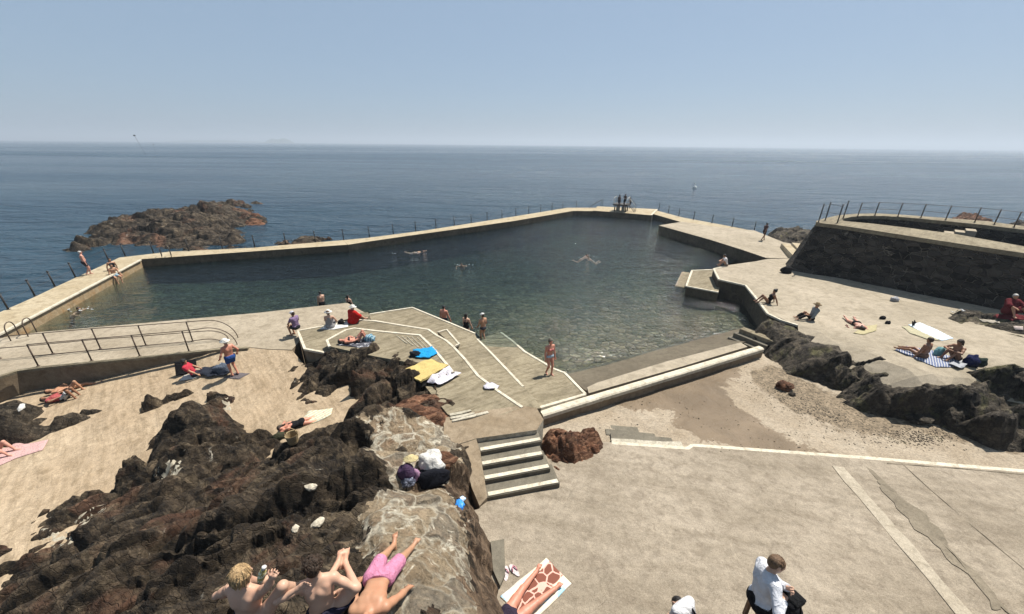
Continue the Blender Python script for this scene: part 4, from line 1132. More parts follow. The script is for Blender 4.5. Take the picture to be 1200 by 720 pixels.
# ribbed grooves painted by wear on the terraces: narrow raised ribs
def ribs(a0, a1, b0, b1, n_, parent, wd=.035):
    for k in range(n_):
        f = (k + .5) / n_
        p = at(*a0).lerp(at(*a1), f); q = at(*b0).lerp(at(*b1), f)
        strip('rib', [p + Vector((0, 0, .010)), q + Vector((0, 0, .010))], wd, .03, PAINT_OLD, parent, wob=.5)
ribs((462, 393.5, .712), (492, 396, .718), (474, 402, .715), (508, 413, .735), 5, BD, .03)
# small wedge shaped block beside the path, open at its near end
wb = sheet('wedge_block', px3([(513, 389, .38), (523.5, 385.8, .38), (538, 402.5, .38), (531.5, 405.5, .45)]), CON_GRN, zbot=-1, step=.4)[0]
tag(wb, 'small wedge shaped concrete block with white rim beside the terrace path', 'block')
strip('rim', px3([(531, 405.8, .42), (538, 402.8, .42), (523.5, 386, .42), (513, 389, .42)]), .10, .09, PAINT, wb)
eb = sheet('end_block', px3([(421, 371, .3), (422, 366.8, .3), (431, 366, .3), (433.2, 369.5, .3), (431, 372.5, .3)]), CON_GRN, zbot=-1, step=.5, surf=False)[0]
tag(eb, 'little raised concrete end block behind the red robed sitter', 'block')
# ramp into the water
RM = sheet('slipway', px3([(559.5, 397.3, -.85), (587, 389.5, -.95), (600, 399, -.8), (615, 412, -.58), (649, 432, -.34), (662, 437, -.28), (686, 461.5, 0.0), (633, 477, .12), (624, 472, .25), (613, 453.5, .1), (598, 437.5, -.1), (576, 413.5, -.5)]), CON_GRN, zbot=-5, step=.45, rough=.01)[0]
tag(RM, 'concrete slipway sloping into the pool where the woman in blue stands', 'slipway')
strip('edge_kerb', px3([(587, 389.5, -.90), (600, 399, -.75), (615, 412, -.53), (649, 432, -.29), (662, 437, -.23), (686, 461.5, .05)]), .13, .09, PAINT, RM)
strip('edge_kerb', px3([(686, 461.8, .05), (632, 477.4, .17)]), .13, .12, PAINT, RM)
# landing and steps
LD = sheet('stair_landing', px3([(520, 490, .75), (545, 484, .75), (570, 481, .75), (612, 475.5, .75), (629, 478.5, .75), (637, 492, .75), (629, 504, .75), (594, 509, .75), (558, 514, .75), (533, 522, .75), (520, 530, .75)]), CON_BRN, zbot=-2, step=.35, rough=.02, mats_side=PAINT_OLD)[0]
SW = sheet('stair_side', px3([(524, 521, .74), (540, 517, .74), (558, 514.5, .735), (563, 530, .6), (565, 546, .45), (568, 563, .3), (571, 583, .12), (562, 593, .05), (553, 572, .35), (548, 552, .6), (538, 538, .72)]), CON_BRN, zbot=-1, step=.2, rough=.03)[0]
SW.name = 'concrete_ramp'; tag(SW, 'brown sloping concrete ramp edging the left side of the four plaza steps', 'ramp')
tag(LD, 'brown stained concrete landing above the four plaza steps', 'landing')
for k, (x0, y0, x1, y1, z) in enumerate(((527, 486, 552, 480.5, .80), (528, 490, 556, 483.5, .79), (530, 493.5, 572, 482.5, .78))):
    strip('worn_strip', px3([(x0, y0, z), ((x0 + x1) / 2, (y0 + y1) / 2 + .3, z + .03), (x1, y1, z)]), .11, .1, PAINT_OLD, LD, wob=.6)
ps = empty('plaza_steps', at(605, 575, -.05))
tag(ps, 'four dark concrete steps with white painted nosings down to the plaza', 'steps')
def stepblock(pts_front, z, depth, h):
    """front edge a->b (near edge) at height z"""
    a, b = at(pts_front[0], pts_front[1], z), at(pts_front[2], pts_front[3], z)
    d = (b - a).normalized(); nrm = Vector((-d.y, d.x, 0))
    o = ps.location; m = MB(); bv = .03
    prof = [(-.0, -h), (0, -bv), (bv, 0), (depth, 0), (depth, -h)]
    vs = []
    for e in (a, b):
        for (q, hh) in prof: vs.append(e + nrm * q + Vector((0, 0, hh)) - o)
    fs = [(i, (i + 1) % 5, 5 + (i + 1) % 5, 5 + i) for i in range(5)] + [(4, 3, 2, 1, 0), (5, 6, 7, 8, 9)]
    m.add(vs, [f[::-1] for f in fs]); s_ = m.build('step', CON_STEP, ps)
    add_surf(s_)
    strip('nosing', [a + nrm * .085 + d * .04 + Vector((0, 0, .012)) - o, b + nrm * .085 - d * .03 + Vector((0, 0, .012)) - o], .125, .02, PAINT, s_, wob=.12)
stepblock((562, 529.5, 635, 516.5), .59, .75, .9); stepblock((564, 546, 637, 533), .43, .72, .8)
stepblock((567, 563, 645, 548.5), .27, .72, .7); stepblock((571, 582.5, 656, 566), .11, .72, .6)
# low cream wall and the ledges on its pool side
LW = empty('low_wall', at(760, 450, -.2)); tag(LW, 'long low cream rounded wall between the pool ledge and the beach', 'wall')
o_ = LW.location
strip('coping', [p - o_ for p in px3([(634, 483.5, .06), (700, 463.5, .06), (820, 428, .06), (892, 406.5, .06)])], .34, .20, PAINT, LW, rnd=True, wob=.05)
strip('wall_base', [p - o_ for p in px3([(634, 484, .0), (700, 464, .0), (820, 428.5, .0), (892, 407, .0)])], .29, 1.2, CON_BRN, LW)
UL = sheet('stone_ledge', px3([(690, 461, -.14), (800, 429.5, -.14), (876, 406.5, -.14), (868, 401.5, -.14), (780, 424, -.14), (700, 448.5, -.14), (688, 454, -.14)]), CON_DECK, zbot=-2, step=.25, rough=.02)[0]
tag(UL, 'broken pale stone ledge along the pool side of the low cream wall', 'ledge')
PL = sheet('pool_ledge', px3([(662, 436.5, -.7), (715, 424, -.7), (760, 411, -.7), (810, 398, -.7), (866, 384, -.68), (880, 399, -.3), (780, 428, -.3), (687, 458, -.3), (684, 456, -.3)]), CON_LEDGE, zbot=-3, step=.4, rough=.02)[0]
tag(PL, 'sloping wet grey concrete ledge at the shallow edge of the pool', 'ledge')

# ------------------------------------------------------------------ beach and plaza
def plz(x, y): return np.asarray(-.05 + (8.0 - np.asarray(y)) * .1 + np.asarray(x) * .006)
def on_plaza(px, py, lift=0.0):
    z = 0.0
    for _ in range(20):
        p = at(px, py, z); z = float(plz(p.x, p.y)) + lift
    return at(px, py, z)
beach_ol = px3([(630, 500, -.5), (634, 488, -.52), (760, 450, -.52), (895, 408, -.5), (960, 420, -.35), (1200, 480, -.1), (1330, 500, 0), (1330, 575, -.1), (1200, 556, -.18), (1000, 537, -.3), (820, 526, -.35), (700, 520, -.4), (630, 540, -.4)])
beach, beach_f = sheet('beach', beach_ol, BEACH, zbot=-3, step=.15, rough=.05, edge_step=.3, ctrl=px3([(900, 480, -.42), (1050, 500, -.28), (800, 480, -.5), (740, 500, -.5)]))
tag(beach, kind='structure')
def ragged(pts, amp, step=.18, seed=2.0):
    out = []
    pts = [Vector(p) for p in pts]
    for _ in range(2): pts = [q for i in range(len(pts)) for q in (pts[i].lerp(pts[(i + 1) % len(pts)], .25), pts[i].lerp(pts[(i + 1) % len(pts)], .75))]
    for p in subdiv(pts, step):
        v = mn.noise_vector(Vector((p.x * 1.1, p.y * 1.1, seed))) * amp + mn.noise_vector(Vector((p.x * 4, p.y * 4, seed))) * amp * .35
        out.append(Vector((p.x + v.x, p.y + v.y, p.z)))
    return out
def on_beach(pts): return [Vector((*pick(x, y).xy, 0)) for x, y in pts]
def decal(name, pts, mat, lift, amp=.2, foll=None, step=.3, seed=2.0):
    o, _ = sheet(name, ragged(pts, amp, seed=seed), mat, zbot=None, step=step, follow=lambda x, y: np.array([ground(a, b) for a, b in zip(x, y)]), lift=lift, surf=False)
    return tag(o, kind='structure')
def paint(o, attr, polys, soft):
    me = o.data; n = len(me.vertices); co = np.empty(n * 3); me.vertices.foreach_get('co', co); co = co.reshape(-1, 3)
    v = np.full(n, -9.0)
    for P in polys: v = np.maximum(v, inside_dist(co[:, 0], co[:, 1], on_beach(P)))
    at_ = me.attributes.new(attr, 'FLOAT', 'POINT'); at_.data.foreach_set('value', np.clip(v / soft + .5, -.6, 1.3).astype(np.float32))
paint(beach, 'wetness', [[(690, 470), (760, 450), (830, 428), (872, 432), (850, 455), (868, 480), (910, 510), (970, 530), (930, 533), (850, 524), (805, 508), (785, 492), (790, 480), (740, 482)], [(815, 514), (870, 500), (930, 527), (870, 525)]], 1.1)
paint(beach, 'gritty', [[(872, 436), (905, 428), (945, 445), (990, 466), (1050, 483), (1080, 497), (1052, 510), (1010, 510), (980, 504), (960, 492), (930, 482), (905, 466), (884, 450)], [(1080, 495), (1140, 512), (1200, 530), (1200, 536), (1130, 522), (1080, 508)]], 1.2)
plaza_ol = [on_plaza(*p) for p in ((562, 596), (570, 575), (640, 556), (634, 512), (700, 518), (717, 518.5), (806, 525), (812, 521.2), (862, 524.6), (1000, 534.5), (1200, 551), (1340, 563))]
plaza_ol += [Vector((17, 1.0, 0)), Vector((-1.5, 1.0, 0)), Vector((-1.5, 7.2, 0))]
plaza, _ = sheet('plaza', plaza_ol, CON_PLZ, zbot=-3, step=.4, follow=plz, rough=.012, mats_side=CON_STEP)
tag(plaza, kind='structure')
ln = strip('plaza_edge_line', [on_plaza(x, y, .008) for x, y in ((717, 518.6), (806, 525), (811, 521.5), (862, 525), (1000, 535), (1200, 551.6), (1340, 563.4))], .16, .05, PAINT, side=-.02)
tag(ln, kind='structure')
CON_PALE = concrete('pale_patch_concrete', (.40, .345, .265), (.48, .42, .33), (.29, .245, .18), mid=4, spots=.1, pit=.5)
CON_DARK = concrete('dark_joint_filler', (.20, .168, .124), (.27, .228, .17), (.15, .126, .092), mid=4)
def plaza_strip(name, pts, wd, mat, lift, wob=.1):
    s_ = strip(name, [on_plaza(x, y, lift) for x, y in pts], wd, .01, mat, wob=wob); return tag(s_, kind='structure')
plaza_strip('paving_strip', [(982, 547), (998, 566), (1026, 598), (1060, 637), (1096, 680), (1132, 722)], .33, CON_PALE, .012, .22)
plaza_strip('paving_joint', [(1010, 539), (1029, 560), (1046, 578), (1060, 592), (1075, 606), (1120, 652), (1180, 716), (1190, 724)], .11, CON_DARK, .014, .9)
plaza_strip('paving_joint', [(1057, 543), (1092, 575), (1130, 608), (1180, 650), (1240, 700)], .025, CON_DARK, .014, .5)
plaza_strip('paving_joint', [(1200, 556), (1120, 548.5), (1040, 543)], .03, CON_DARK, .014, .5)
ds = decal('damp_streak', [on_plaza(x, y) for x, y in ((1028, 562), (1042, 566), (1052, 580), (1068, 590), (1085, 612), (1105, 634), (1135, 668), (1180, 714), (1172, 716), (1126, 668), (1100, 645), (1070, 616), (1050, 592), (1034, 572))], CON_DARK, .018, .3, seed=6.0)
# eroded steps from the plaza edge down to the beach
es = empty('beach_steps', at(750, 515, -.4)); tag(es, 'worn grey steps sunk beside the white plaza line, leading to the beach', 'steps')
for k, (x0, y0, x1, y1, z) in enumerate(((717, 517.4, 800, 521.5, -.28), (716, 511.5, 788, 516.5, -.34), (710, 506, 768, 511.5, -.41), (705, 500.5, 748, 504.5, -.47))):
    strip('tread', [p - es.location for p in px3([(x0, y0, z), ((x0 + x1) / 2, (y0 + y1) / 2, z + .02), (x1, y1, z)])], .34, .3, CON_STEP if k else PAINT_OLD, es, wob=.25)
# ground rising towards the viewer: a promenade strip just under the frame
pm = sheet('promenade', [Vector((2.2, -2.5, 2.3)), Vector((14, -2.5, 2.3)), Vector((14, 3.55, 2.3)), Vector((2.2, 3.55, 2.3))], CON_PLZ, zbot=-1, step=.8, surf=False, mats_side=CON_WET)[0]
tag(pm, kind='structure')
# ------------------------------------------------------------------ round stone bastion
BZ = 3.95
def ringpts(l, z): return [at(x, y, z) for x, y in l]
outer = [(957.5, 263.5), (975, 265.5), (1000, 269), (1060, 278.5), (1130, 289.5), (1200, 300), (1330, 320), (1330, 287), (1200, 268), (1157, 261.8), (1100, 257.3), (1060, 254.2), (1030, 252.4), (1003, 252.8), (983, 254.6), (967, 258.3), (957, 261.3)]
inner = [(988, 261.3), (1000, 262.6), (1020, 264.4), (1060, 269.2), (1115, 276.5), (1200, 292), (1330, 311), (1330, 292), (1200, 272), (1150, 265.8), (1100, 260.8), (1060, 257.0), (1035, 255.4), (1010, 255.4), (997, 256.5), (989, 258.4), (986, 260)]
O = ringpts(outer, BZ); I_ = ringpts(inner, BZ)
cen = sum(O, Vector()) / len(O)
n = len(O); V = []; Fs = []
low = []
for i, p in enumerate(O):
    t = O[(i + 1) % n] - O[i - 1]; nrm = Vector((t.y, -t.x, 0)).normalized()
    if nrm.dot(p - cen) < 0: nrm = -nrm
    low.append(p + nrm * (.42 + 1.5 * min(1, max(0, (1012 - outer[i][0]) / 52))) + Vector((0, 0, -BZ - 1.6)))
def densify(A, k): return [A[i].lerp(A[(i + 1) % len(A)], j / k) for i in range(len(A)) for j in range(k)]
K = 8
Od, Ld, Id = densify(O, K), densify(low, K), densify(I_, K); N = len(Od)
rows = 26
for r_ in range(rows + 1):
    for i in range(N):
        p = Ld[i].lerp(Od[i], r_ / rows)
        q = mn.noise_vector(p * 1.6) * .05 + mn.noise_vector(p * 5) * .035
        V.append(p + (q if 0 < r_ < rows else Vector()))
for r_ in range(rows):
    for i in range(N):
        j = (i + 1) % N; Fs.append((r_ * N + i, r_ * N + j, (r_ + 1) * N + j, (r_ + 1) * N + i))
bast = mesh_obj('round_bastion', V, Fs, MASON); tag(bast, 'big dark stone bastion with pale coping and hollow centre at the right', 'bastion')
def annulus(A, B, za, zb):
    V = [p + Vector((0, 0, za)) for p in A] + [p + Vector((0, 0, zb)) for p in B]; N = len(A)
    return V, [(i, (i + 1) % N, N + (i + 1) % N, N + i) for i in range(N)]
Oc = [p + (p - cen).normalized() * .06 for p in Od]; Ic = [p - (p - cen).normalized() * .0 for p in Id]
cb = MB()
for A, B, za, zb in ((Oc, Ic, .14, .14), (Oc, Oc, -.1, .14), (Ic, Ic, .14, -.1)): cb.add(*annulus(A, B, za, zb))
cop = cb.build('coping', CON_GRN, bast); add_surf(cop)
ib = MB(); ib.add(*annulus(Id, Id, -.1, -2.2)); ib.add([p + Vector((0, 0, -2.2)) for p in Id], [tuple(range(len(Id)))])
ib.build('inner_wall', MASON, bast)
a, b = at(1146, 266.2, BZ), at(1108, 262.5, BZ)
d_ = (b - a).normalized(); nr = Vector((-d_.y, d_.x, 0)); nr = nr if nr.y < 0 else -nr
for k in range(7):
    m = MB(); p = a + d_ * (.3 + k * .48) + nr * .62 + Vector((0, 0, -.16 * (k + 1)))
    m.box(p + Vector((0, 0, -.4)), .5, 1.1, .8, math.atan2(d_.y, d_.x), bev=.01); m.build('step', CON_DECK, bast)

# ------------------------------------------------------------------ rocks
ROCK_BROWN2 = rockmat('brown_ridge_rock', (.03, .023, .016), (.095, .072, .048), (.16, .128, .09), pale_amt=.15, stretch=.6)
def on(px, py, dz=0.0, default=0.0):
    p = pick(px, py, default); return Vector((p.x, p.y, p.z + dz))
ol = [on(x, y, -.03) for x, y in ((-60, 668), (0, 633), (30, 608), (60, 595), (95, 590), (130, 587), (150, 566), (146, 552), (166, 538), (160, 514), (157, 498), (168, 478), (208, 460), (245, 452), (272, 455), (281, 466), (266, 480), (272, 493), (290, 503), (316, 509), (338, 522), (352, 510), (376, 492), (400, 484), (418, 470), (432, 466), (405, 459), (372, 473), (345, 473), (337, 460), (350, 447), (336, 436), (345, 430), (366, 430))]
ol += [Vector(at(x, y, z)) for x, y, z in ((376, 416, .3), (388, 409, .74), (408, 405, .75), (430, 402, .75), (452, 401, .75), (470, 402, .75), (484, 409, .76), (492, 424, .78), (500, 440, .80), (512, 456, .80), (524, 468, .80), (526, 488, .76), (534, 520, .72), (548, 534, .6), (560, 560, .0), (563, 592, -.1), (570, 618, .1), (576, 640, .1), (600, 690, .2), (616, 722, .25))]
ol += [Vector((.3, 3.0, .3)), Vector((.2, .6, .6)), Vector((-11, .6, -1.0))]
ctl = [at(x, y, z) for x, y, z in ((440, 720, 3.5), (250, 720, 3.9), (200, 720, 3.3), (100, 720, 2.1), (0, 720, 1.0), (320, 680, 3.6), (400, 690, 3.6), (455, 665, 3.15), (480, 640, 2.85), (500, 612, 2.45), (540, 650, 2.2), (553, 690, 2.35), (566, 720, 2.5), (530, 600, 1.85), (495, 570, 1.45), (540, 575, 1.2), (556, 600, 1.35), (450, 560, 1.45), (500, 510, .95), (450, 520, 1.1), (430, 500, 1.15), (540, 545, 1.0), (530, 530, .9),
    (400, 600, 2.1), (330, 620, 2.4), (250, 640, 2.3), (200, 640, 1.7), (150, 640, 1.1), (80, 640, .0), (200, 590, .45), (260, 580, .8), (330, 570, 1.3), (400, 560, 1.5), (230, 540, .1), (300, 530, .35), (370, 520, .9), (400, 500, 1.1), (195, 500, .35), (190, 482, .75), (176, 492, .45), (215, 466, .8), (255, 463, .5), (235, 490, .45), (215, 515, .3), (440, 470, 1.2), (460, 430, 1.25), (410, 425, 1.15), (440, 412, 1.1), (466, 412, 1.1), (480, 425, 1.1), (495, 445, 1.05), (370, 450, .6), (375, 512, 1.3), (400, 515, 1.5), (480, 455, .85), (430, 445, 1.0), (30, 640, -.6), (60, 615, -.85), (110, 605, -.7), (150, 590, -.4))]
_pt = lambda px, py, d: Vector((0, 0, CZ)) + ray(px, py) * (d / F)
for _n, _d in (((286, 688), 4.35), ((371, 678), 4.55)):
    _q = _pt(*_n, _d); ctl += [_q + Vector((dx, dy - .05, -.63)) for dx, dy in ((0, 0), (.2, .1), (-.2, .1))]
ctl += [Vector((-2.2, 1.0, 4.3)), Vector((-5, .8, 2.6)), Vector((-.9, 1.0, 3.0))]
W_ = lambda l: [at(x, y, z) for x, y, z in l]
cem = W_([(428, 506, 1.1), (470, 494, 1.0), (524, 490, .75), (534, 522, .8), (545, 545, 1.0), (528, 570, 1.4), (548, 610, 1.7), (552, 650, 2.2), (564, 725, 2.6), (480, 725, 3.2), (415, 725, 3.7), (432, 660, 3.2), (424, 594, 2.2), (468, 575, 1.5), (436, 548, 1.4)])
brn = W_([(545, 545, 1.0), (575, 580, 0), (590, 640, .1), (625, 725, .2), (564, 725, 2.55), (552, 650, 2.2), (548, 610, 1.7), (528, 570, 1.4), (475, 573, 1.5), (500, 560, 1.4)])
big = rockfield('rock_outcrop', ol, ctl, .042, ROCK, amp=.62, sizes=(2.0, .85, .36, .16), edge=.4, ang=.42, asp=2.0, ragged=.3, seed=1.7, fine=.04,
    crev=((at(60, 708, 1.8), at(255, 620, 2.3), .24, 1.1), (at(330, 600, 1.9), at(430, 585, 2.0), .2, .5), (at(390, 575, 1.6), at(420, 520, 1.1), .4, .9), (at(160, 640, 1.3), at(330, 600, 2.0), .12, .3), (at(240, 560, .5), at(330, 545, .8), .14, .4)),
    masks=((cem, RUBBLE, 'mortared_rubble'), (brn, ROCK_BROWN, 'weathered_edge')), smooth_in=((cem, .33), (brn, .8)), soft=1)
tag(big, 'huge dark craggy outcrop filling the lower left, with a mortared pale stone side', 'rock')
rs = rockfield('red_rock_slab', W_([(455, 478, .8), (470, 468, .85), (492, 462, .75), (512, 463, .65), (522, 475, .65), (527, 496, .72), (500, 500, .85), (470, 497, .9)]), W_([(490, 478, 1.25), (512, 483, 1.05), (470, 485, 1.2), (505, 493, .95)]), .04, ROCK_RED, amp=.12, sizes=(.7, .25), edge=.25, ang=-.5, asp=3, ragged=.1, seed=4.2, fine=.03)
tag(rs, 'smooth reddish rock slab above the mortared stones, next to the worn white strips', 'rock')
rr = rockfield('red_boulder', [on(x, y, -.04) for x, y in ((633, 520), (638, 508), (652, 502), (675, 502), (698, 504), (709, 514), (703, 530), (682, 542), (655, 555), (643, 543))], [on(x, y, h_) for x, y, h_ in ((660, 515, .5), (692, 513, .42), (672, 530, .5), (655, 532, .5), (646, 520, .55))], .03, ROCK_RED, amp=.2, sizes=(.6, .22), edge=.2, ang=-.6, asp=1.6, ragged=.12, seed=6.1, fine=.05)
tag(rr, 'broken red granite boulder beside the right end of the four plaza steps', 'rock')
lr = rockfield('rock_ridge', [on(x, y, -.03) for x, y in ((-60, 482), (0, 476), (35, 472), (60, 478), (57, 490), (45, 501), (72, 491), (104, 478), (123, 480), (96, 494), (62, 510), (36, 522), (0, 526), (-60, 545))], [on(x, y, h_) for x, y, h_ in ((20, 486, .7), (-20, 490, .7), (45, 484, .5), (100, 484, .4), (70, 500, .45), (20, 512, .5), (-20, 520, .5))], .05, ROCK_BROWN2, amp=.34, sizes=(1.0, .35), edge=.4, ang=.6, asp=2.4, ragged=.15, seed=8.3)
tag(lr, 'low grey rock ridge at the left frame edge below the sunbathing couple', 'rock')
top_ = [(884, 392, .15), (890, 383, .4), (900, 374, .6), (918, 378, .6), (940, 389, .62), (968, 396, .67), (990, 402, .72), (1010, 408, .77), (1036, 420, .86), (1070, 433, .95), (1105, 439, 1.02), (1128, 431, 1.04), (1160, 421, 1.1), (1200, 426, 1.13), (1330, 442, 1.3)]
bot_ = [(1330, 552), (1200, 533), (1168, 528), (1130, 513), (1085, 494), (1050, 492), (1000, 484), (960, 458), (930, 446), (905, 424), (888, 410)]
rk = rockfield('shore_rock', W_(top_) + [on(x, y, -.03) for x, y in bot_], W_([(1128, 442, 1.5), (1105, 450, 1.48), (1070, 444, 1.4), (1036, 430, 1.28), (1010, 417, 1.15), (980, 407, 1.02), (950, 400, .9), (1165, 432, 1.6), (1200, 437, 1.6), (1128, 455, 1.5), (1080, 455, 1.35), (1040, 442, 1.2), (905, 390, .4), (930, 405, .45), (950, 414, .6), (980, 422, .75), (1010, 432, .8), (955, 436, .72), (1050, 445, .95), (1040, 436, .95), (1100, 455, 1.15), (1150, 447, 1.35), (1190, 450, 1.35), (1090, 446, 1.1), (1150, 432, 1.5), (1185, 436, 1.5), (1130, 470, 1.0), (1060, 463, 1.05), (1100, 482, .95), (1180, 487, 1.1), (995, 452, .85), (1025, 468, .85), (1150, 500, .85)]), .055, ROCK_GREY, amp=.7, sizes=(2.2, .95, .4, .18), edge=.3, ang=-.35, asp=2.2, fall=1.0, ragged=.22, seed=11.0, fine=.04, soft=1, smooth_in=((W_([(876, 370, .5), (950, 372, .6), (985, 408, .7), (960, 430, .4), (900, 420, .2)]), .35),))
tag(rk, 'long dark grey rock bank between the sun deck and the shingle beach', 'rock')
sr = rockfield('sea_rock', px3([(74, 294), (92, 289), (110, 286), (104, 280), (96, 274), (110, 270), (134, 267), (128, 258), (150, 254), (200, 250), (230, 245), (246, 240), (270, 237), (290, 240), (298, 247), (280, 254), (308, 256), (313, 262), (290, 268), (284, 276), (290, 284), (286, 290), (240, 294), (195, 296), (182, 289), (150, 288), (120, 289)], SEA_Z), px3([(150, 254, -.3), (165, 250, .2), (200, 247, .5), (240, 243, .8), (262, 237, .9), (240, 256, .1), (160, 262, -.3), (230, 270, -.2), (270, 272, -.3), (130, 274, -.8), (260, 284, -.4), (215, 285, -.4), (300, 259, -.5), (180, 275, -.5)]), .13, ROCK_SEA, amp=.62, sizes=(2.4, .9, .4), edge=.9, ang=.2, asp=1.8, ragged=.7, seed=15.0, fine=.16)
tag(sr, 'large weedy brown rock islet in the sea behind the left pool wall', 'rock')
for i, (ps_, hh, lab, mt) in enumerate((([(282, 256), (296, 251), (310, 255), (315, 261), (300, 267), (286, 266)], .8, 'orange tinged rock shelf at the right end of the large islet', ROCK_RED), ([(318, 286), (345, 279), (368, 277.5), (392, 281), (408, 283), (400, 287), (330, 290)], .75, 'low reddish brown rock awash right behind the far pool wall', ROCK_SEA), ([(291, 239), (297, 236.2), (306, 237), (309, 239), (300, 240)], .55, 'tiny dark rock in the sea just right of the islet', ROCK_SEA), ([(72, 294), (82, 291), (100, 290), (108, 293), (95, 296), (80, 296)], .45, 'flat brown rock awash at the near left tip of the islet', ROCK_SEA), ([(1108, 262), (1118, 256), (1138, 255), (1160, 260), (1164, 265), (1120, 266)], 1.5, 'flat topped reddish rock in the sea behind the bastion rail', ROCK_RED), ([(1172, 268), (1185, 264), (1215, 266), (1240, 272), (1190, 274)], 1.2, 'low dark sea rock at the right frame edge behind the bastion', ROCK_SEA))):
    p_ = px3(ps_, SEA_Z); c = sum(p_, Vector()) / len(p_)
    o = rockfield('sea_rock', p_, [c + Vector((0, 0, hh))], .14, mt, amp=.4, sizes=(1.2, .5), edge=.8, ang=.2, asp=1.8, ragged=.4, seed=20 + i * 3.0, fine=.1)
    tag(o, lab, 'rock')
br = rockfield('shore_rock', px3([(896, 282), (905, 272), (925, 268), (948, 268), (962, 275), (960, 295), (938, 300), (920, 296)], -.5), px3([(905, 272, .6), (925, 269, .9), (945, 268, 1.0), (930, 280, .2), (950, 282, .3)]), .1, ROCK_GREY, amp=.3, sizes=(1.2, .5), edge=.7, ragged=.3, seed=31.0, fine=.08)
tag(br, 'rough grey rock bank tucked behind the left corner of the bastion', 'rock')
sb = rockfield('shore_rock', [on(x, y, -.02) for x, y in ((1108, 372), (1125, 366), (1160, 368), (1200, 374), (1260, 384), (1260, 408), (1200, 396), (1160, 388), (1125, 380))], [on(x, y, .35) for x, y in ((1130, 373), (1170, 380), (1210, 388))], .06, ROCK_GREY, amp=.2, sizes=(.9, .35), edge=.4, ang=-.3, ragged=.15, seed=35.0)
tag(sb, 'low rough rock shelf in the shade at the foot of the bastion', 'rock')
o = boulder('boulder', on(919, 456, .14), .26, ROCK_RED, 3, .75, asp=1.2); tag(o, 'rust coloured loose boulder on the beach in front of the rock bank', 'boulder')
o = boulder('boulder', on(928, 463, .05), .11, ROCK_GREY, 5, .7); tag(o, 'small dark stone just right of the rust coloured boulder', 'boulder')
o = boulder('boulder', on(1076, 492, .08), .28, ROCK_GREY, 7, .45, asp=1.8); tag(o, 'flat grey stone at the foot of the long dark rock bank', 'boulder')
# pale fragments lying on the outcrop and mortar patches
pale = plain('pale_quartz', (.40, .355, .28), .85, .5, 14, bmp=1.0)
for i, (x, y, r_, lab, sq) in enumerate(((365, 572, .12, 'cream pebble wedged in the dark outcrop above the boys', .8), (373, 614, .12, 'white angular stone lying on the outcrop above the curly head', .6), (346, 621, .09, 'pale broken stone left of the white angular stone', .6))):
    o = boulder('pale_stone', on(x, y, .03), r_ * .8, pale, i + 2, sq, asp=1.35, sub=2, rz=i * 1.1); tag(o, lab, 'stone', 'pale stones on the outcrop')
def draped(name, pts, mat, lift, thick=.012, step=.08, wav=.02, foll=None, seed=1.0, parent=None, loc=None):
    """a cloth lying on whatever is under it: outline in world points"""
    ol = subdiv(pts, step)
    ol = [p + Vector((mn.noise(p * 3 + Vector((seed, 0, 0))), mn.noise(p * 3 + Vector((0, seed, 5))), 0)) * wav * 1.5 for p in ol]
    g = foll or (lambda x, y: np.array([ground(a, b, top=7) for a, b in zip(x, y)]))
    f = lambda x, y: g(x, y) + np.array([wav * (1 + mn.fractal(Vector((a * 4.5, b * 4.5, seed)), .7, 2, 3)) for a, b in zip(x, y)])
    xs = [p.x for p in ol]; ys = [p.y for p in ol]
    X, Y = np.meshgrid(np.arange(min(xs), max(xs), step), np.arange(min(ys), max(ys), step)); X, Y = X.ravel(), Y.ravel()
    k = inside_dist(X, Y, ol) > step * .4
    n = len(ol); pts2 = [(p.x, p.y) for p in ol] + list(zip(X[k].tolist(), Y[k].tolist()))
    co, _, fc, _, _, _ = delaunay_2d_cdt([Vector(p) for p in pts2], [(i, (i + 1) % n) for i in range(n)], [], 1, 1e-5)
    cx = np.array([c.x for c in co]); cy = np.array([c.y for c in co]); z = f(cx, cy) + lift
    N = len(cx); V = list(zip(cx, cy, z)) + list(zip(cx, cy, z - thick)); Fs = []; E = {}
    for t in fc:
        a, b, c = t[:3]
        if (cx[b] - cx[a]) * (cy[c] - cy[a]) - (cy[b] - cy[a]) * (cx[c] - cx[a]) < 0: t = t[::-1]
        Fs.append(tuple(t)); Fs.append(tuple(q + N for q in t[::-1]))
        for i in range(3): E[(t[i], t[(i + 1) % 3])] = 1
    for (a, b) in E:
        if (b, a) not in E: Fs.append((b, a, a + N, b + N))
    o = mesh_obj(name, V, Fs, mat, parent, True)
    return o
MORT = concrete('mortar_smear', (.46, .41, .315), (.58, .53, .42), (.22, .18, .13), mid=5, fine=22, bmp=.8)
for i, (ps_, lab) in enumerate((([(178, 552), (188, 545), (205, 538), (222, 546), (210, 552), (196, 560), (186, 566), (180, 560)], 'bright pale slab of mortar on the upper left of the outcrop'), ([(44, 625), (62, 620), (78, 630), (88, 634), (80, 642), (62, 640), (48, 636)], 'white crusted patch on the outcrop near its left tip'), ([(76, 618), (95, 606), (118, 594), (128, 590), (125, 597), (104, 610), (90, 622), (78, 628)], 'grey white streak of mortar running down the outcrop to the crusted patch'), ([(258, 470), (268, 464), (272, 474), (264, 482)], 'pinkish tan patch on the finger of rock under the dark blanket'))):
    p_ = [on(x, y) for x, y in ps_]
    o = draped('mortar_patch', ragged(p_, .05, .1, 3.0 + i), MORT, -.035, .12, .06, .03, seed=2.0 + i); tag(o, lab, 'mortar patch')
    add_surf(o)

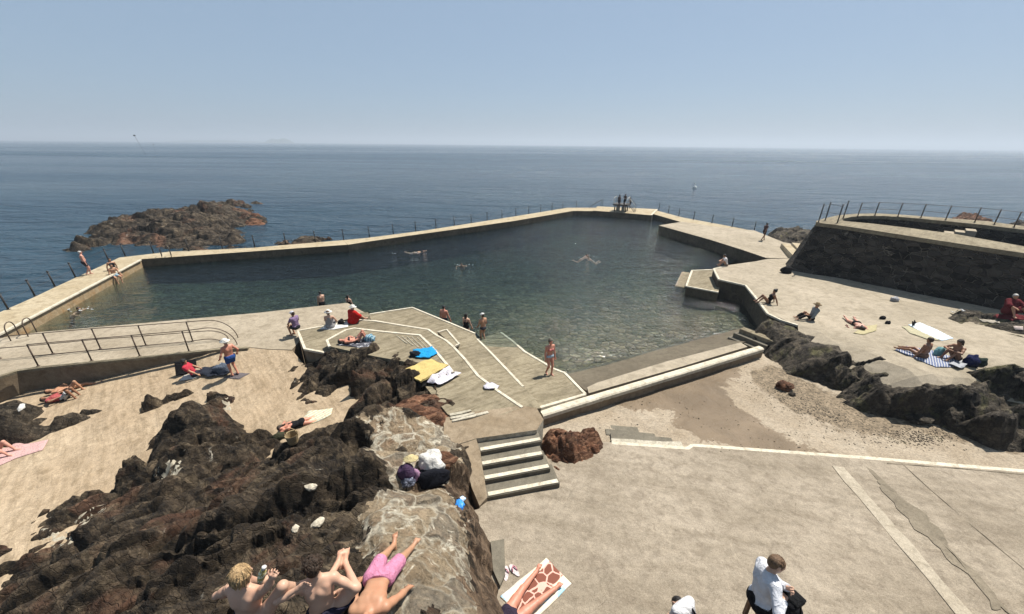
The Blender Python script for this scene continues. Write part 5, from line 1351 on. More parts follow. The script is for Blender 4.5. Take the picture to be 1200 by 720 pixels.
# ------------------------------------------------------------------ railings
def railing(name, label, posts, mat, r=.035, rr_=.016, rails=(1.0, .55), group=None, cap=False, wire=False, lean=(0, 0), cat='railing', hgt=1.05, gaps=()):
    """posts: world points at their feet"""
    e = empty(name, posts[0]); o_ = Vector(posts[0])
    for p in posts:
        m = MB(); m.tube([p - o_ - Vector((0, 0, .1)), p - o_ + Vector((lean[0], lean[1], hgt))], r, 7)
        m.lathe(p - o_, [(r * 2.2, 0), (r * 2.2, .02), (r * 1.1, .03)], 8)
        if cap: m.lathe(p - o_ + Vector((lean[0], lean[1], hgt)), [(r * 1.4, -.03), (r * 1.5, .0), (r * .8, .035)], 8)
        m.build('post', mat, e, True)
    for h_ in rails:
        for i in range(len(posts) - 1):
            if i in gaps: continue
            a = posts[i] - o_ + Vector((lean[0], lean[1], h_)); b = posts[i + 1] - o_ + Vector((lean[0], lean[1], h_))
            m = MB()
            if wire: m.tube([a, a.lerp(b, .25) - Vector((0, 0, .04)), a.lerp(b, .5) - Vector((0, 0, .055)), a.lerp(b, .75) - Vector((0, 0, .04)), b], rr_, 5)
            else: m.tube([a, b], rr_, 6)
            m.build('rail', mat, e, True)
    return tag(e, label, cat, group)
def along(pxs, z, step):
    P = px3(pxs, z); out = [P[0]]; acc = 0
    for a, b in zip(P[:-1], P[1:]):
        L = (b - a).length; t = step - acc
        while t < L: out.append(a.lerp(b, t / L)); t += step
        acc = L - (t - step)
    return out
railing('sea_railing', 'thin dark post and wire railing along the sea side of the left pool wall', px3([(-18, 379), (10, 363), (41, 347), (64.5, 336), (88.5, 325), (128, 307), (147, 300.5)], 0.0), RAIL_DARK, .045, .009, (.95, .5), cap=True, wire=True, lean=(-.05, 0))
railing('sea_railing', 'long row of small dark posts and wires on the far pool wall', along([(180, 297), (300, 289.5), (402, 281.5), (500, 269.6), (600, 254.2), (664, 243.8), (690, 243.2)], 0.0, 2.55), RAIL_DARK, .045, .010, (.95, .5), cap=True, wire=True)
railing('sea_railing', 'dark post railing along the outer edge of the right pool walls', along([(772, 246.6), (800, 255.2), (850, 264.5), (884, 270.8)], 0.0, 2.7), RAIL_DARK, .05, .012, (.95, .5), cap=True, wire=True)
railing('bastion_railing', 'iron railing round the seaward rim of the stone bastion', px3([(1005, 253.8), (1025, 252.9), (1052, 254), (1079, 255.5), (1108, 258.0), (1142, 260.6), (1165, 263.2), (1188, 266.5), (1214, 270)], BZ + .14), RAIL_BRN, .034, .014, (1.0, .5))
railing('gate_railing', 'short dark posts with rails at the left corner of the bastion top', px3([(959, 261.0), (967, 258.5), (981, 261.8), (988, 256.2)], BZ + .14), RAIL_DARK, .038, .014, (1.15, .6), hgt=1.3)
o = tag(MB(), '') if False else None
for (lab, feet, tail) in (('nearer brown tube handrail beside the walkway kerb, curving down at its right end', [(-70, 452), (8, 424.5), (45, 429.3), (107.5, 423), (163.7, 417.5), (221.5, 412)], [(262, 404), (278, 404)]),
                          ('farther brown tube handrail on the walkway, curving down near the hatted man', [(0, 420.5), (62, 414.7), (117.8, 409), (171, 405), (226, 400.3)], [(262, 395), (279, 396)])):
    posts = px3(feet, 0.0)
    if lab.startswith('near'): posts = posts[2:]
    e = railing('handrail', lab, posts, RAIL_BRN, .028, .02, (1.05, .5), hgt=1.05, group='handrails on the walkway')
    o_ = Vector(posts[0]); a = posts[-1]; b = at(*tail[1], 0.0)
    for h_ in (1.05, .5):
        m = MB(); d_ = (b - a); L = d_.length if h_ > .9 else d_.length * .78; d_.normalize(); q = []
        for k in range(13):
            f = k / 12; ang = f * R(90)
            q.append(a - o_ + d_ * (L * (.45 + .55 * math.sin(ang))) + Vector((0, 0, h_ * math.cos(ang))) if k else a - o_ + d_ * L * .45 + Vector((0, 0, h_)))
        m.tube([a - o_ + Vector((0, 0, h_))] + q, .02, 6); m.build('rail_end', RAIL_BRN, e, True)
# hooped grab rails of the near pool ladder
def ladder(name, label, c1, c2, out, mat, H=.85, rungs=4):
    e = empty(name, c1)
    o_ = Vector(c1); out = Vector(out).normalized()
    for p in (c1, c2):
        m = MB(); q = []
        p0 = p - o_
        for k in range(11):
            f = k / 10 * math.pi
            q.append(p0 - out * .32 * math.cos(f) + Vector((0, 0, H - .3 + .3 * math.sin(f))) + out * .0)
        m.tube([p0 - out * .32] + q + [p0 + out * .32 + Vector((0, 0, -1.6))], .024, 7); m.build('grab_rail', mat, e, True)
    for k in range(rungs):
        m = MB(); m.tube([c1 - o_ + out * .32 + Vector((0, 0, -.25 - .3 * k)), c2 - o_ + out * .32 + Vector((0, 0, -.25 - .3 * k))], .018, 6); m.build('rung', mat, e, True)
    return tag(e, label, 'ladder')
ladder('pool_ladder', 'hooped brown grab rails of the pool ladder at the near left corner', at(18, 396.5, 0), at(38, 391.5, 0), at(23.5, 393, 0) - at(12.5, 400, 0), RAIL_BRN)
ladder('pool_ladder', 'pale legged dark pool ladder on the far wall near the left corner', at(190, 301, 0), at(201, 300.5, 0), at(195.5, 306, 0) - at(195.5, 300.7, 0), RAIL_DARK, .8)
# stair rail by the diving platform
m = MB(); e = empty('stair_rail', at(690, 243.5, 0)); o_ = Vector(e.location)
for (x0, y0, x1, y1) in ((691, 244.2, 704, 242.4), (693, 243.2, 706, 241.6)):
    m = MB(); a, b = at(x0, y0, 0) - o_, at(x1, y1, .0) - o_; m.tube([a, a + Vector((0, 0, .25)), b + Vector((0, 0, 1.1)), b], .03, 6); m.build('rail', RAIL_DARK, e, True)
tag(e, 'sloping stair rail rising to the left side of the diving platform', 'railing')

# ------------------------------------------------------------------ diving stand
DZ = .06
c = at(727.5, 247.5, DZ); ds_ = empty('diving_stand', c); yaw = math.atan2(at(763.7, 252.5, DZ).y - at(695, 247, DZ).y, at(763.7, 252.5, DZ).x - at(695, 247, DZ).x)
ds_.rotation_euler = (0, 0, yaw)
for sx in (-1, 1):
    for sy in (-1, 1):
        m = MB(); m.tube([(sx * .78, sy * .7, -.02), (sx * .78, sy * .7, .95)], .085, 7); m.build('leg', RAIL_DARK, ds_, True)
for sx in (-.35, .35):
    m = MB(); m.lathe((sx, -.3, 0), [(.24, 0), (.24, .72), (.2, .74)], 14); m.build('pedestal', PAINT_OLD, ds_, True)
m = MB(); m.box((0, -.05, .97), 2.1, 2.0, .2, bev=.02); m.build('platform_board', plain('tarred_board', (.03, .026, .022), .7, .4, 12), ds_)
for sx in (-1, 1):
    m = MB(); q = [(sx * .95, .75 - 1.5 * k / 10, 1.05 + .0) for k in range(0)]
    m.tube([(sx * .95, -.85, 1.0), (sx * .95, -.82, 1.75), (sx * .95, -.62, 1.98), (sx * .95, .2, 2.02), (sx * .95, .75, 2.02), (sx * .95, .85, 1.9), (sx * .95, .85, 1.0)], .03, 7); m.build('hand_rail', PAINT, ds_, True)
m = MB()
for sx in (-.42, .42): m.tube([(1.0 + .0, .3 + sx, 1.05), (1.95, .3 + sx, .0)], .035, 6)
for k in range(4): m.tube([(1.0 + .19 * (k + 1), -.12, 1.05 - .21 * (k + 1)), (1.0 + .19 * (k + 1), .72, 1.05 - .21 * (k + 1))], .025, 6)
m.build('ladder', RAIL_DARK, ds_, True)
for sx in (-.42, .42):
    m = MB(); m.tube([(1.0, .3 + sx, 1.1), (1.05, .3 + sx, 1.95), (1.95, .3 + sx, .95), (2.0, .3 + sx, 0)], .028, 6); m.build('ladder_rail', PAINT if sx < 0 else RAIL_DARK, ds_, True)
tag(ds_, 'raised diving stand with white rails at the far corner of the pool', 'diving stand')

# ------------------------------------------------------------------ things at sea
p = at(171.5, 182, SEA_Z); b_ = empty('sea_beacon', p); D_ = p.length
hb = 15.5 * D_ / 455
m = MB(); m.tube([(0, 0, -1), (-hb * .28, 0, hb * .92)], .07 * D_ / 330, 7); m.build('pole', RAIL_DARK, b_, True)
m = MB(); s_ = D_ / 330; m.box((-hb * .29, 0, hb * .95), .95 * s_, .6 * s_, .7 * s_, 0, .6, .08); m.build('topmark', RAIL_DARK, b_)
tag(b_, 'leaning sea beacon pole with dark topmark far out at the left', 'beacon')
p = at(182, 178, SEA_Z); m = MB(); s_ = p.length / 330; m.tube([(0, 0, -1), (.2 * s_, 0, 4.2 * s_)], .06 * s_, 6); m.lathe((.2 * s_, 0, 3.9 * s_), [(.14 * s_, 0), (.17 * s_, .4 * s_), (.06 * s_, .6 * s_)], 8)
tag(m.build('sea_marker', RAIL_DARK, None, True, tuple(p)) if False else m.build('sea_marker', RAIL_DARK, None, True), 'short thin marker pole in the sea right of the leaning beacon', 'beacon').location = p
p = at(814, 220.5, SEA_Z); by = empty('buoy', p); m = MB(); m.lathe((0, 0, 0), [(.2, -.3), (.5, -.1), (.55, .15), (.38, .45), (.12, .6)], 14); m.build('float', cloth((.8, .8, .78), 'white_buoy_paint'), by, True)
m = MB(); m.tube([(0, 0, .5), (-.1, 0, 1.1)], .09, 8); m.lathe((-.1, 0, 1.05), [(.2, 0), (.2, .25), (.05, .3)], 10); m.build('handle', cloth((.8, .8, .78), 'white_buoy_paint'), by, True)
tag(by, 'small white mooring buoy floating in the sea beyond the diving platform', 'buoy')
# ------------------------------------------------------------------ towels, bags and other small things
def towel(label, pts, col, lift=.012, wav=.012, step=.09, cat='towel', name='towel', stripes=None, pattern=None, group=None, mat=None, thick=.012, seed=1.0):
    P = [on(*p) for p in pts]
    o = draped(name, P, mat or cloth(col, stripes=stripes, pattern=pattern), lift, thick, step, wav, seed=seed)
    return tag(o, label, cat, group)
def lump(name, c, size, mat, seed=0, rz=0.0, sub=3, amp=.35, parent=None, freq=1.6, label=None, cat=None, group=None, sharp=.2):
    """a crumpled soft thing"""
    bm = bmesh.new(); bmesh.ops.create_icosphere(bm, subdivisions=sub, radius=1)
    for v in bm.verts:
        p = v.co.copy(); q = p * freq + Vector((seed * 1.7, seed * .6, seed))
        k = 1 + amp * mn.fractal(q, .6, 2.1, 4) + sharp * mn.ridged_multi_fractal(q * 1.3, .9, 2, 3, 1, 2) * .4 - sharp * .3
        p *= k
        if p.z < -.35: p.z = -.35 - (p.z + .35) * .1
        v.co = Vector((p.x * size[0], p.y * size[1], (p.z + .35) * size[2]))
    me = bpy.data.meshes.new(name); bm.to_mesh(me); bm.free(); me.materials.append(mat)
    me.polygons.foreach_set('use_smooth', np.ones(len(me.polygons), dtype=bool))
    o = bpy.data.objects.new(name, me); COL.objects.link(o); o.location = c; o.rotation_euler = (0, 0, rz)
    if parent: o.parent = parent
    if label: tag(o, label, cat, group)
    return o
def shoe_pair(label, c, col, rz, gap=.12, sandal=True, cat='shoes', name='flip_flops', s=1.0, ang=.2, strapcol=None):
    e = empty(name, c, rz)
    for sd in (-1, 1):
        m = MB(); n_ = 14; top = []; 
        for k in range(n_):
            a = 2 * math.pi * k / n_; y = math.sin(a) * .135 * s; x = math.cos(a) * (.045 + .012 * (y > 0)) * s
            x2 = x * math.cos(sd * ang) + y * math.sin(sd * ang); y2 = -x * math.sin(sd * ang) + y * math.cos(sd * ang)
            top.append((x2 + sd * gap, y2))
        m.add([(x, y, .0) for x, y in top] + [(x, y, .025) for x, y in top], [tuple(range(n_))[::-1], tuple(range(n_, 2 * n_))] + [(k, (k + 1) % n_, n_ + (k + 1) % n_, n_ + k) for k in range(n_)])
        sole = m.build('sole', cloth(col), e)
        m = MB(); cx = sd * gap
        for q in (-1, 1): m.tube([(cx + q * .045 * s, -.02 * s, .03), (cx + q * .028 * s, .03 * s, .07), (cx, .075 * s, .035)], .012 * s, 6)
        m.build('strap', cloth(strapcol or col), e, True)
    return tag(e, label, cat)
WHT, BLK = (.72, .70, .66), (.014, .014, .016)
# left slope
towel('pale pink towel under the sunbather cut by the left frame edge', [(-30, 560), (-12, 530), (20, 520), (57, 516), (50, 528), (18, 538)], (.62, .40, .38), stripes=None)
towel('small crumpled white cloth on the low grey ridge at the left', [(20, 480), (31, 474), (30, 478), (22, 484)], WHT, cat='cloth', name='cloth')
towel('grey rubbery mat beside the bare feet of the hatted man', [(262, 443), (276, 437), (293, 438), (280, 445)], (.15, .13, .135), wav=.004, cat='mat', name='beach_mat')
towel('white crumpled towel on the rock finger under the reclining red top', [(210, 447), (216, 441), (229, 438), (236, 441), (226, 445)], WHT, wav=.03)
towel('dark blue blanket spread over the legs of the reclining red top', [(233, 441), (236, 434), (252, 431), (270, 435), (268, 441), (252, 444)], (.03, .035, .05), wav=.06, lift=.05, name='blanket', cat='blanket')
lump('bag', on(262, 436), (.32, .22, .30), cloth((.10, .12, .16)), 2, label='slumped grey blue bag at the right end of the dark blue blanket', cat='bag')
towel('small white and blue towel tossed over the slumped grey bag', [(252, 436), (262, 430), (268, 433), (259, 440)], (.55, .58, .62), lift=.16, wav=.05, stripes=((.15, .2, .3), 3.0, .4))
b_ = empty('backrest', on(219, 438)); m = MB(); m.box((0, 0, .28), .75, .06, .62, R(30), bev=.02); q = m.build('panel', cloth(BLK), b_); b_.rotation_euler = (R(-24), 0, R(20))
m = MB(); m.box((0, .28, .03), .75, .6, .05, R(30), bev=.015); m.build('seat_pad', cloth(BLK), b_); tag(b_, 'black folding beach backrest behind the reclining red top', 'backrest')
towel('pale yellow towel under the feet of the dark haired sunbather', [(352, 496), (362, 482), (390, 479), (388, 487), (366, 497)], (.62, .55, .34), stripes=((.5, .5, .42), 2.4, .8))
lump('bag', on(328, 514), (.26, .12, .18), cloth((.05, .05, .03)), 7, rz=.7, label='dark olive beach bag by the head of the dark haired sunbather', cat='bag')
b_ = empty('wicker_basket', on(344, 519)); m = MB(); m.lathe((0, 0, 0), [(.13, 0), (.17, .2), (.19, .34), (.17, .33), (.15, .06)], 16); m.build('body', plain('wicker', (.30, .22, .12), .8, .5, 60, bmp=.9), b_)
m = MB(); m.tube([(-.18, 0, .32), (-.14, 0, .5), (0, 0, .57), (.14, 0, .5), (.18, 0, .32)], .014, 6); m.build('handle', plain('wicker_handle', (.25, .18, .1), .8), b_, True); tag(b_, 'small straw basket on the rock edge under the dark haired sunbather', 'basket')
# terraces
towel('white towel under the seated woman in the grey dress', [(374, 386.5), (380, 383), (408, 378), (408, 383.5), (392, 387)], WHT, wav=.02)
lump('bag', on(400, 380), (.14, .12, .20), cloth(BLK), 4, label='small black bag between the grey dress and the red robe', cat='bag')
towel('dark grey towel under the sunbather on the upper terrace', [(396, 405), (400, 401.5), (434, 396), (436, 402), (414, 407)], (.10, .10, .12), wav=.015, pattern=((.4, .4, .42), 5.0, .58))
lump('towel', on(433, 399), (.24, .2, .22), cloth((.36, .48, .54), stripes=((.07, .16, .22), 3.2, .6)), 5, rz=.4, label='rolled blue and white towel beside the hip of the upper terrace sunbather', cat='towel')
towel('bright turquoise blue towel draped at the end of the upper terrace', [(484, 412), (494, 411), (505, 408.5), (512, 411), (517, 419), (503, 421.5), (488, 421)], (.02, .30, .62), wav=.045, lift=.04)
lump('pouch', on(486.5, 417.5), (.22, .14, .2), cloth((.02, .025, .035)), 6, label='dark pouch on the rocky end of the turquoise towel', cat='bag')
# yellow mat: a thick foam sheet over the rock with a dark underside
P = [on(*p) for p in ((470, 432), (506, 419), (526, 428), (493, 447))]
zt = sum(p.z for p in P) / 4 + .2
Q = [at(470, 432, zt), at(506, 419.5, zt - .02), at(526, 427.5, zt - .10), at(493, 446.5, zt)]
ym = empty('foam_mat', sum(Q, Vector()) / 4); o_ = Vector(ym.location)
def slabq(Q, z0, z1, name, mat, parent, bulge=.0, n_=14, wv=.0):
    V = []; Fs = []
    for i in range(n_ + 1):
        for j in range(n_ + 1):
            u, v = i / n_, j / n_; p = Q[0].lerp(Q[1], u).lerp(Q[3].lerp(Q[2], u), v)
            rr = min(1, min(u, 1 - u, v, 1 - v) * 7); V.append(p - o_ + Vector((0, 0, z1 - .05 * (1 - rr) ** 2 + wv * mn.noise(p * 3))))
    N = (n_ + 1) ** 2; V += [Vector((v.x, v.y, v.z - (z1 - z0))) for v in V]
    for i in range(n_):
        for j in range(n_):
            a = i * (n_ + 1) + j; f = (a, a + n_ + 1, a + n_ + 2, a + 1); Fs.append(f[::-1]); Fs.append(tuple(x + N for x in f))
    for k in range(n_):
        for e0, e1 in ((k, k + 1), ((n_ + 1) * n_ + k + 1, (n_ + 1) * n_ + k), ((k + 1) * (n_ + 1), k * (n_ + 1)), (k * (n_ + 1) + n_, (k + 1) * (n_ + 1) + n_)):
            Fs.append((e0, e1, e1 + N, e0 + N))
    return mesh_obj(name, V, Fs, mat, parent, True)
slabq(Q, -.05, .01, 'top_sheet', cloth((.58, .45, .18)), ym, wv=.08)
slabq([q.lerp(sum(Q, Vector()) / 4, .02) for q in Q], -.26, -.052, 'underside', cloth((.03, .028, .025)), ym, wv=.05)
tag(ym, 'thick yellow foam mat with dark underside lying across the rocks', 'mat')
towel('white lilac striped towel hanging over the terrace below the yellow mat', [(496, 450), (512, 441), (526, 432), (541, 440), (530, 447), (516, 454)], (.66, .63, .68), wav=.035, lift=.09, stripes=((.56, .54, .62), 1.6, 1.0), seed=3.0)
towel('small lilac and white cloth lying on the white terrace line', [(566, 454), (574, 450), (586, 454), (580, 457.5), (568, 457.5)], (.60, .58, .66), wav=.05, cat='cloth', name='cloth', lift=.02, seed=5.0)
# bag pile on the mortared stones
lump('backpack', on(505, 565), (.44, .20, .30), cloth((.013, .014, .02)), 3, rz=.25, amp=.25, label='black backpack lying in front of the white clothes on the mortared stones', cat='backpack')
lump('jacket', on(478, 568), (.17, .11, .17), cloth((.10, .11, .15), pattern=((.3, .32, .4), 12, .55)), 8, rz=.2, label='small grey blue bundle at the left end of the black backpack', cat='clothes')
lump('clothes', on(507, 549), (.28, .26, .36), cloth(WHT), 9, amp=.5, freq=2.2, label='heap of crumpled white clothes behind the black backpack', cat='clothes')
lump('bag', on(477, 560), (.20, .16, .30), cloth((.085, .05, .10)), 10, amp=.2, label='purple fabric bag standing under the straw hat', cat='bag')
lump('clothes', on(488, 561), (.13, .1, .20), cloth((.40, .24, .36)), 12, label='pinkish cloth between the purple bag and the white heap', cat='clothes')
m = MB(); c = on(480, 558) + Vector((.04, .12, .44)); m.lathe((0, 0, 0), [(.09, .0), (.19, -.02), (.19, -.008), (.10, .015), (.085, .06), (.05, .075), (.001, .078)], 22, (.1, .25, 1), .8)
h_ = m.build('straw_hat', cloth((.60, .50, .27)), None, True); h_.location = c; tag(h_, 'pale straw hat resting on top of the purple bag', 'hat')
lump('plastic_bag', on(539, 593), (.085, .13, .06), plain('blue_plastic', (.04, .22, .62), .35, .3, 6), 14, rz=.5, amp=.5, freq=2.4, label='crumpled blue plastic bag on the brown rock beside the steps', cat='bag')
lump('plastic_bag', on(541, 586), (.07, .06, .05), plain('pale_plastic', (.40, .55, .75), .35, .3, 6), 16, amp=.5, label='scrap of pale blue plastic just above the crumpled blue bag', cat='bag')
o = boulder('cavity_shade', on(470, 529, .02), .12, ROCK, 9, .5); tag(o, 'dark lump standing in for a shaded hollow in the mortar above the purple bag', 'stone')  # added dark lump in place of the shade inside a small cavity
o = boulder('red_stone', on(518, 541, .03), .26, ROCK_RED, 11, .7); tag(o, 'reddish knob of rock between the white clothes and the stairs', 'stone')
# plaza foot of the rock
p_ = [on_plaza(x, y) for x, y in ((575, 638), (591, 635), (592, 676), (586, 690), (578, 672))]
sp_ = sheet('stone_slab', p_, CON_STEP, zbot=-.5, step=.15, follow=lambda x, y: plz(x, y) + .1, surf=False, rough=.02)[0]; tag(sp_, 'narrow dark grey stone slab with white spots at the foot of the outcrop', 'slab')
shoe_pair('pair of pink and white flip flops beside the patterned towel', on_plaza(598, 671, .005), (.70, .62, .62), R(20), .10, s=1.25, ang=-.35, strapcol=(.62, .28, .34))
def giraffe():
    t = NT('patterned_towel_cloth')
    w_ = t.warp(2.2, .16); e = t.vor(4.6, 'DISTANCE_TO_EDGE', 'Distance', w_, .8); band = t.noise(1.05, 2, .4, .5)
    sep = t.n('ShaderNodeSeparateXYZ'); t.put(sep.inputs[0], t.mapping(rot=(0, 0, R(-46)))); 
    mask = t.ramp(t.math('ABSOLUTE', t.math('ADD', sep.outputs[1], -.02)), [(.20, 1), (.23, 0)])
    f = t.math('MULTIPLY', t.ramp(e, [(.05, 0), (.075, 1)]), mask)
    base = t.mix(t.ramp(t.math('ABSOLUTE', sep.outputs[1]), [(.40, 0), (.45, 1)]), (.60, .53, .41), (.58, .60, .60))
    base = t.mix(mask, base, (.55, .33, .27))
    col = t.mix(f, base, (.16, .06, .042))
    blue = t.ramp(t.noise(3.1, 3, .5, .3), [(.60, 0), (.64, 1)])
    col = t.mix(t.math('MULTIPLY', blue, t.math('SUBTRACT', 1.0, mask)), col, (.30, .52, .66))
    return t.bsdf(col, .95, t.bump(t.noise(70, 3), .5, .02), .1)
P = [on_plaza(x, y) for x, y in ((640, 654.5), (669.5, 684.5), (622, 733), (586, 700))]
gt = draped('towel', P, giraffe(), .012, .015, .06, .008, foll=plz); gc = sum(P, Vector()) / 4
gt.data.transform(Matrix.Translation(-gc)); gt.location = gc
tag(gt, 'cream beach towel with brown giraffe spots under a pair of tanned legs', 'towel')
# right deck
towel('long white towel laid out on the sun deck behind the seated pair', [(1064, 381), (1078, 378.5), (1098, 387), (1117, 397), (1104, 400), (1082, 391)], (.66, .72, .76), wav=.01, stripes=((.52, .62, .72), 2.2, .9))
towel('pale yellow towel lying in front of the long white towel', [(1056, 383), (1066, 383.5), (1085, 392), (1102, 400), (1086, 398), (1066, 391)], (.48, .44, .30), wav=.02)
towel('yellow towel under the face down sunbather', [(1000, 391), (1012, 383), (1028, 381), (1026, 388), (1012, 393)], (.48, .42, .25), wav=.02)
towel('blue and white striped towel under the seated pair', [(1048, 411), (1062, 406), (1090, 411), (1128, 424), (1122, 431), (1096, 431)], (.50, .51, .54), wav=.02, stripes=((.10, .125, .22), 4.0, .75))
lump('bag', on(1098, 417), (.16, .14, .3), cloth((.20, .42, .44)), 21, label='turquoise bag standing between the two seated people', cat='bag')
lump('bag', on(1136, 428), (.24, .2, .34), cloth((.015, .02, .07)), 22, label='dark blue bag right of the seated pair', cat='bag')
lump('jacket', on(1147, 427), (.22, .17, .22), cloth((.035, .05, .04)), 23, label='dark green jacket heaped beside the dark blue bag', cat='clothes')
towel('grey and white towel bunched beside the dark blue bag', [(1112, 429), (1126, 424), (1132, 430), (1122, 434)], (.42, .43, .46), wav=.06, lift=.03)
o = shoe_pair('black sandals stuck upright at the end of the long white towel', on(1069, 382, .12), BLK, R(20), .1, s=1.2); o.rotation_euler = (R(75), 0, R(30))
lump('shoe', on(1034, 374), (.17, .09, .12), cloth(BLK), 25, sub=2, label='black shoe farther from the yellow towel on the deck', cat='shoe')
lump('shoe', on(1040, 379.5), (.12, .09, .12), cloth(BLK), 26, sub=2, label='black shoe nearer the yellow towel on the deck', cat='shoe')
lump('bag', on(921, 320), (.34, .26, .38), cloth(BLK), 27, label='black bag leaning on the left corner of the bastion', cat='bag')
towel('dull white cloth in the shade at the bastion foot', [(1112, 366), (1127, 364), (1131, 367), (1116, 369)], (.5, .5, .5), wav=.08, name='cloth', cat='cloth', lift=.03)
lump('bag', on(1048, 353), (.2, .16, .2), cloth((.4, .4, .42)), 28, label='small pale bag in the shade by the bastion', cat='bag')
towel('pale concrete coloured towel on the shaded rock shelf', [(1135, 369), (1168, 376), (1172, 380), (1146, 374)], (.40, .36, .3), wav=.02, lift=.02)
towel('pinkish cloth on the rock shelf at the right frame edge', [(1187, 384), (1198, 384), (1199, 388), (1190, 388)], (.6, .5, .46), wav=.04, name='cloth', cat='cloth', lift=.02)
towel('dark red blanket under the robed person in the shade', [(1164, 371), (1180, 368), (1212, 371), (1218, 377), (1185, 377)], (.16, .03, .035), wav=.03, name='blanket', cat='blanket')
# small wedge in the deck edge and two concrete beams behind it
p_ = px3([(885, 312.2, .22), (885.5, 309.4, .22), (893.5, 311.6, .03), (893, 312.6, .03)])
wdg = sheet('mooring_block', p_, CON_DECK, zbot=.4, step=.5, mats_side=CON_STEP, surf=False)[0]; tag(wdg, 'little dark sided wedge block on the sun deck near the inlet', 'block')
for i, (x0, y0, x1, y1, lab) in enumerate(((921, 286, 938, 303, 'nearer of two sloping concrete kerb beams left of the bastion'), (933, 285, 944, 296, 'farther sloping concrete kerb beam tucked against the bastion'))):
    a, b = at(x0, y0, .75), at(x1, y1, .85)
    s_ = strip('concrete_beam', [a, b], .75, 1.2, CON_SEA); tag(s_, lab, 'beam')
# pebbles strewn on the beach: nobody would count them
rg = random.Random(5); m = MB()
for k in range(1500):
    if k < 650: x, y = rg.gauss(1075, 26), rg.gauss(512, 6)
    elif k < 1150: x, y = rg.gauss(935, 38), 0; y = 455 + (x - 895) * .42 + rg.gauss(0, 10)
    else: x, y = rg.uniform(700, 1180), rg.uniform(470, 535)
    if y > 505 and x < 830 or y > 530: continue
    p = pick(x, y)
    if p.z > .1 or p.y < 9: continue
    r_ = rg.uniform(.012, .034) * (1.5 if rg.random() < .06 else 1); v = []
    for (a, b, c_) in ((1, 0, 0), (-1, 0, 0), (0, 1, 0), (0, -1, 0), (0, 0, .6), (0, 0, -.5)):
        v.append(p + Vector((a, b, c_)) * r_ * rg.uniform(.7, 1.3))
    m.add(v, [(0, 2, 4), (2, 1, 4), (1, 3, 4), (3, 0, 4), (2, 0, 5), (1, 2, 5), (3, 1, 5), (0, 3, 5)])
tag(m.build('scattered_pebbles', ROCK_GREY), kind='stuff')
# ------------------------------------------------------------------ people
def pt(px, py, d): return Vector((0, 0, CZ)) + ray(px, py) * (d / F)
FAR, MIDH = .030, .020
AWAY, CAM, RIGHT, LEFT = 0.0, math.pi, -math.pi / 2, math.pi / 2
def ppl(J, label, px, py, rz, dz=0.0, z=None, h=FAR, **kw):
    p = on(px, py, dz) if z is None else at(px, py, z)
    return person(J, label, loc=p, rz=rz, h=h, **kw)
G = 'swimmers in the pool'
# left wall
ppl(stand(.1, .0, ((-.30, .0, .86), (.32, .06, .86))), 'heavy grey haired bather in dark shorts walking along the left pool wall', 104.5, 322, RIGHT + .9, skin='pink', hair=('short', 'grey'), clothes=[('shorts', 'shorts', (.05, .045, .06))], bulk=1.28)
ppl(sit(.12, ((-.12, .42, -.45), (.12, .42, -.45)), ((-.3, .1, .02), (.3, .12, .02)), head=(0, .2, 1)), 'bather in pale blue shorts slipping off the edge of the left pool wall', 134, 323.5, RIGHT - .35, dz=-.03, skin='tan', hair=('short', 'black'), clothes=[('shorts', 'shorts', (.30, .42, .50))])
ppl(sit(-.28, ((-.1, .78, -.28), (.1, .80, -.26)), ((-.3, -.3, .02), (.3, -.28, .02)), head=(0, .1, 1)), 'woman in a black swimsuit sitting behind with both legs stretched over the water', 134, 317.0, RIGHT - .5, fem=True, skin='tan', hair=('bun', 'black'), clothes=[('swimsuit', 'swimsuit', BLK)])
def swim(yaw_l=0): return fig((0, -.35, -.42), (0, .8, .55), (0, .55, -.8), [(-.1, -1.1, -.55), (.1, -1.1, -.5)], [(-.45, .35, -.10), (.42, .4, -.22)], knee=[(0, .2, -1)] * 2, elbow=[(-1, 0, .1), (1, 0, .1)], toes=[(0, -1, -.2)] * 2, headv=(0, .25, 1), look=(0, 1, .1))
def wade(depth=.5): return stand(0, .02, ((-.34, .16, .75), (.34, .16, .75)))
ppl(swim(), 'swimmer with raised white arm close to the sunlit left pool wall', 90, 363, RIGHT, z=POOL_Z, dz=0, hair=('short', 'brown'), skin='fair', group=G, h=FAR)
ppl(fig((0, -.5, -.15), (0, 1, .12), (0, 0, -1), [(-.12, -1.35, -.12), (.12, -1.35, -.08)], [(-.3, .55, .02), (.25, -.25, -.15)], knee=[(0, .0, -1)] * 2, elbow=[(-1, 0, .6), (1, 0, .3)], toes=[(0, -1, 0)] * 2, headv=(0, 1, .25), look=(0, .4, -1)), 'front crawl swimmer leaving a white wake near the far wall', 492, 295, RIGHT, z=POOL_Z, hair=('short', 'black'), skin='fair', group=G)
ppl(swim(), 'dark haired swimmer alone in the middle of the pool', 541, 310, CAM, z=POOL_Z, hair=('short', 'black'), skin='tan', group=G)
ppl(swim(), 'left swimmer of the two treading water close together', 686, 299.5, RIGHT, z=POOL_Z, hair=('short', 'black'), skin='fair', group=G)
ppl(swim(), 'right swimmer of the two treading water close together', 691, 302, LEFT + .4, z=POOL_Z, hair=('short', 'brown'), skin='fair', group=G)
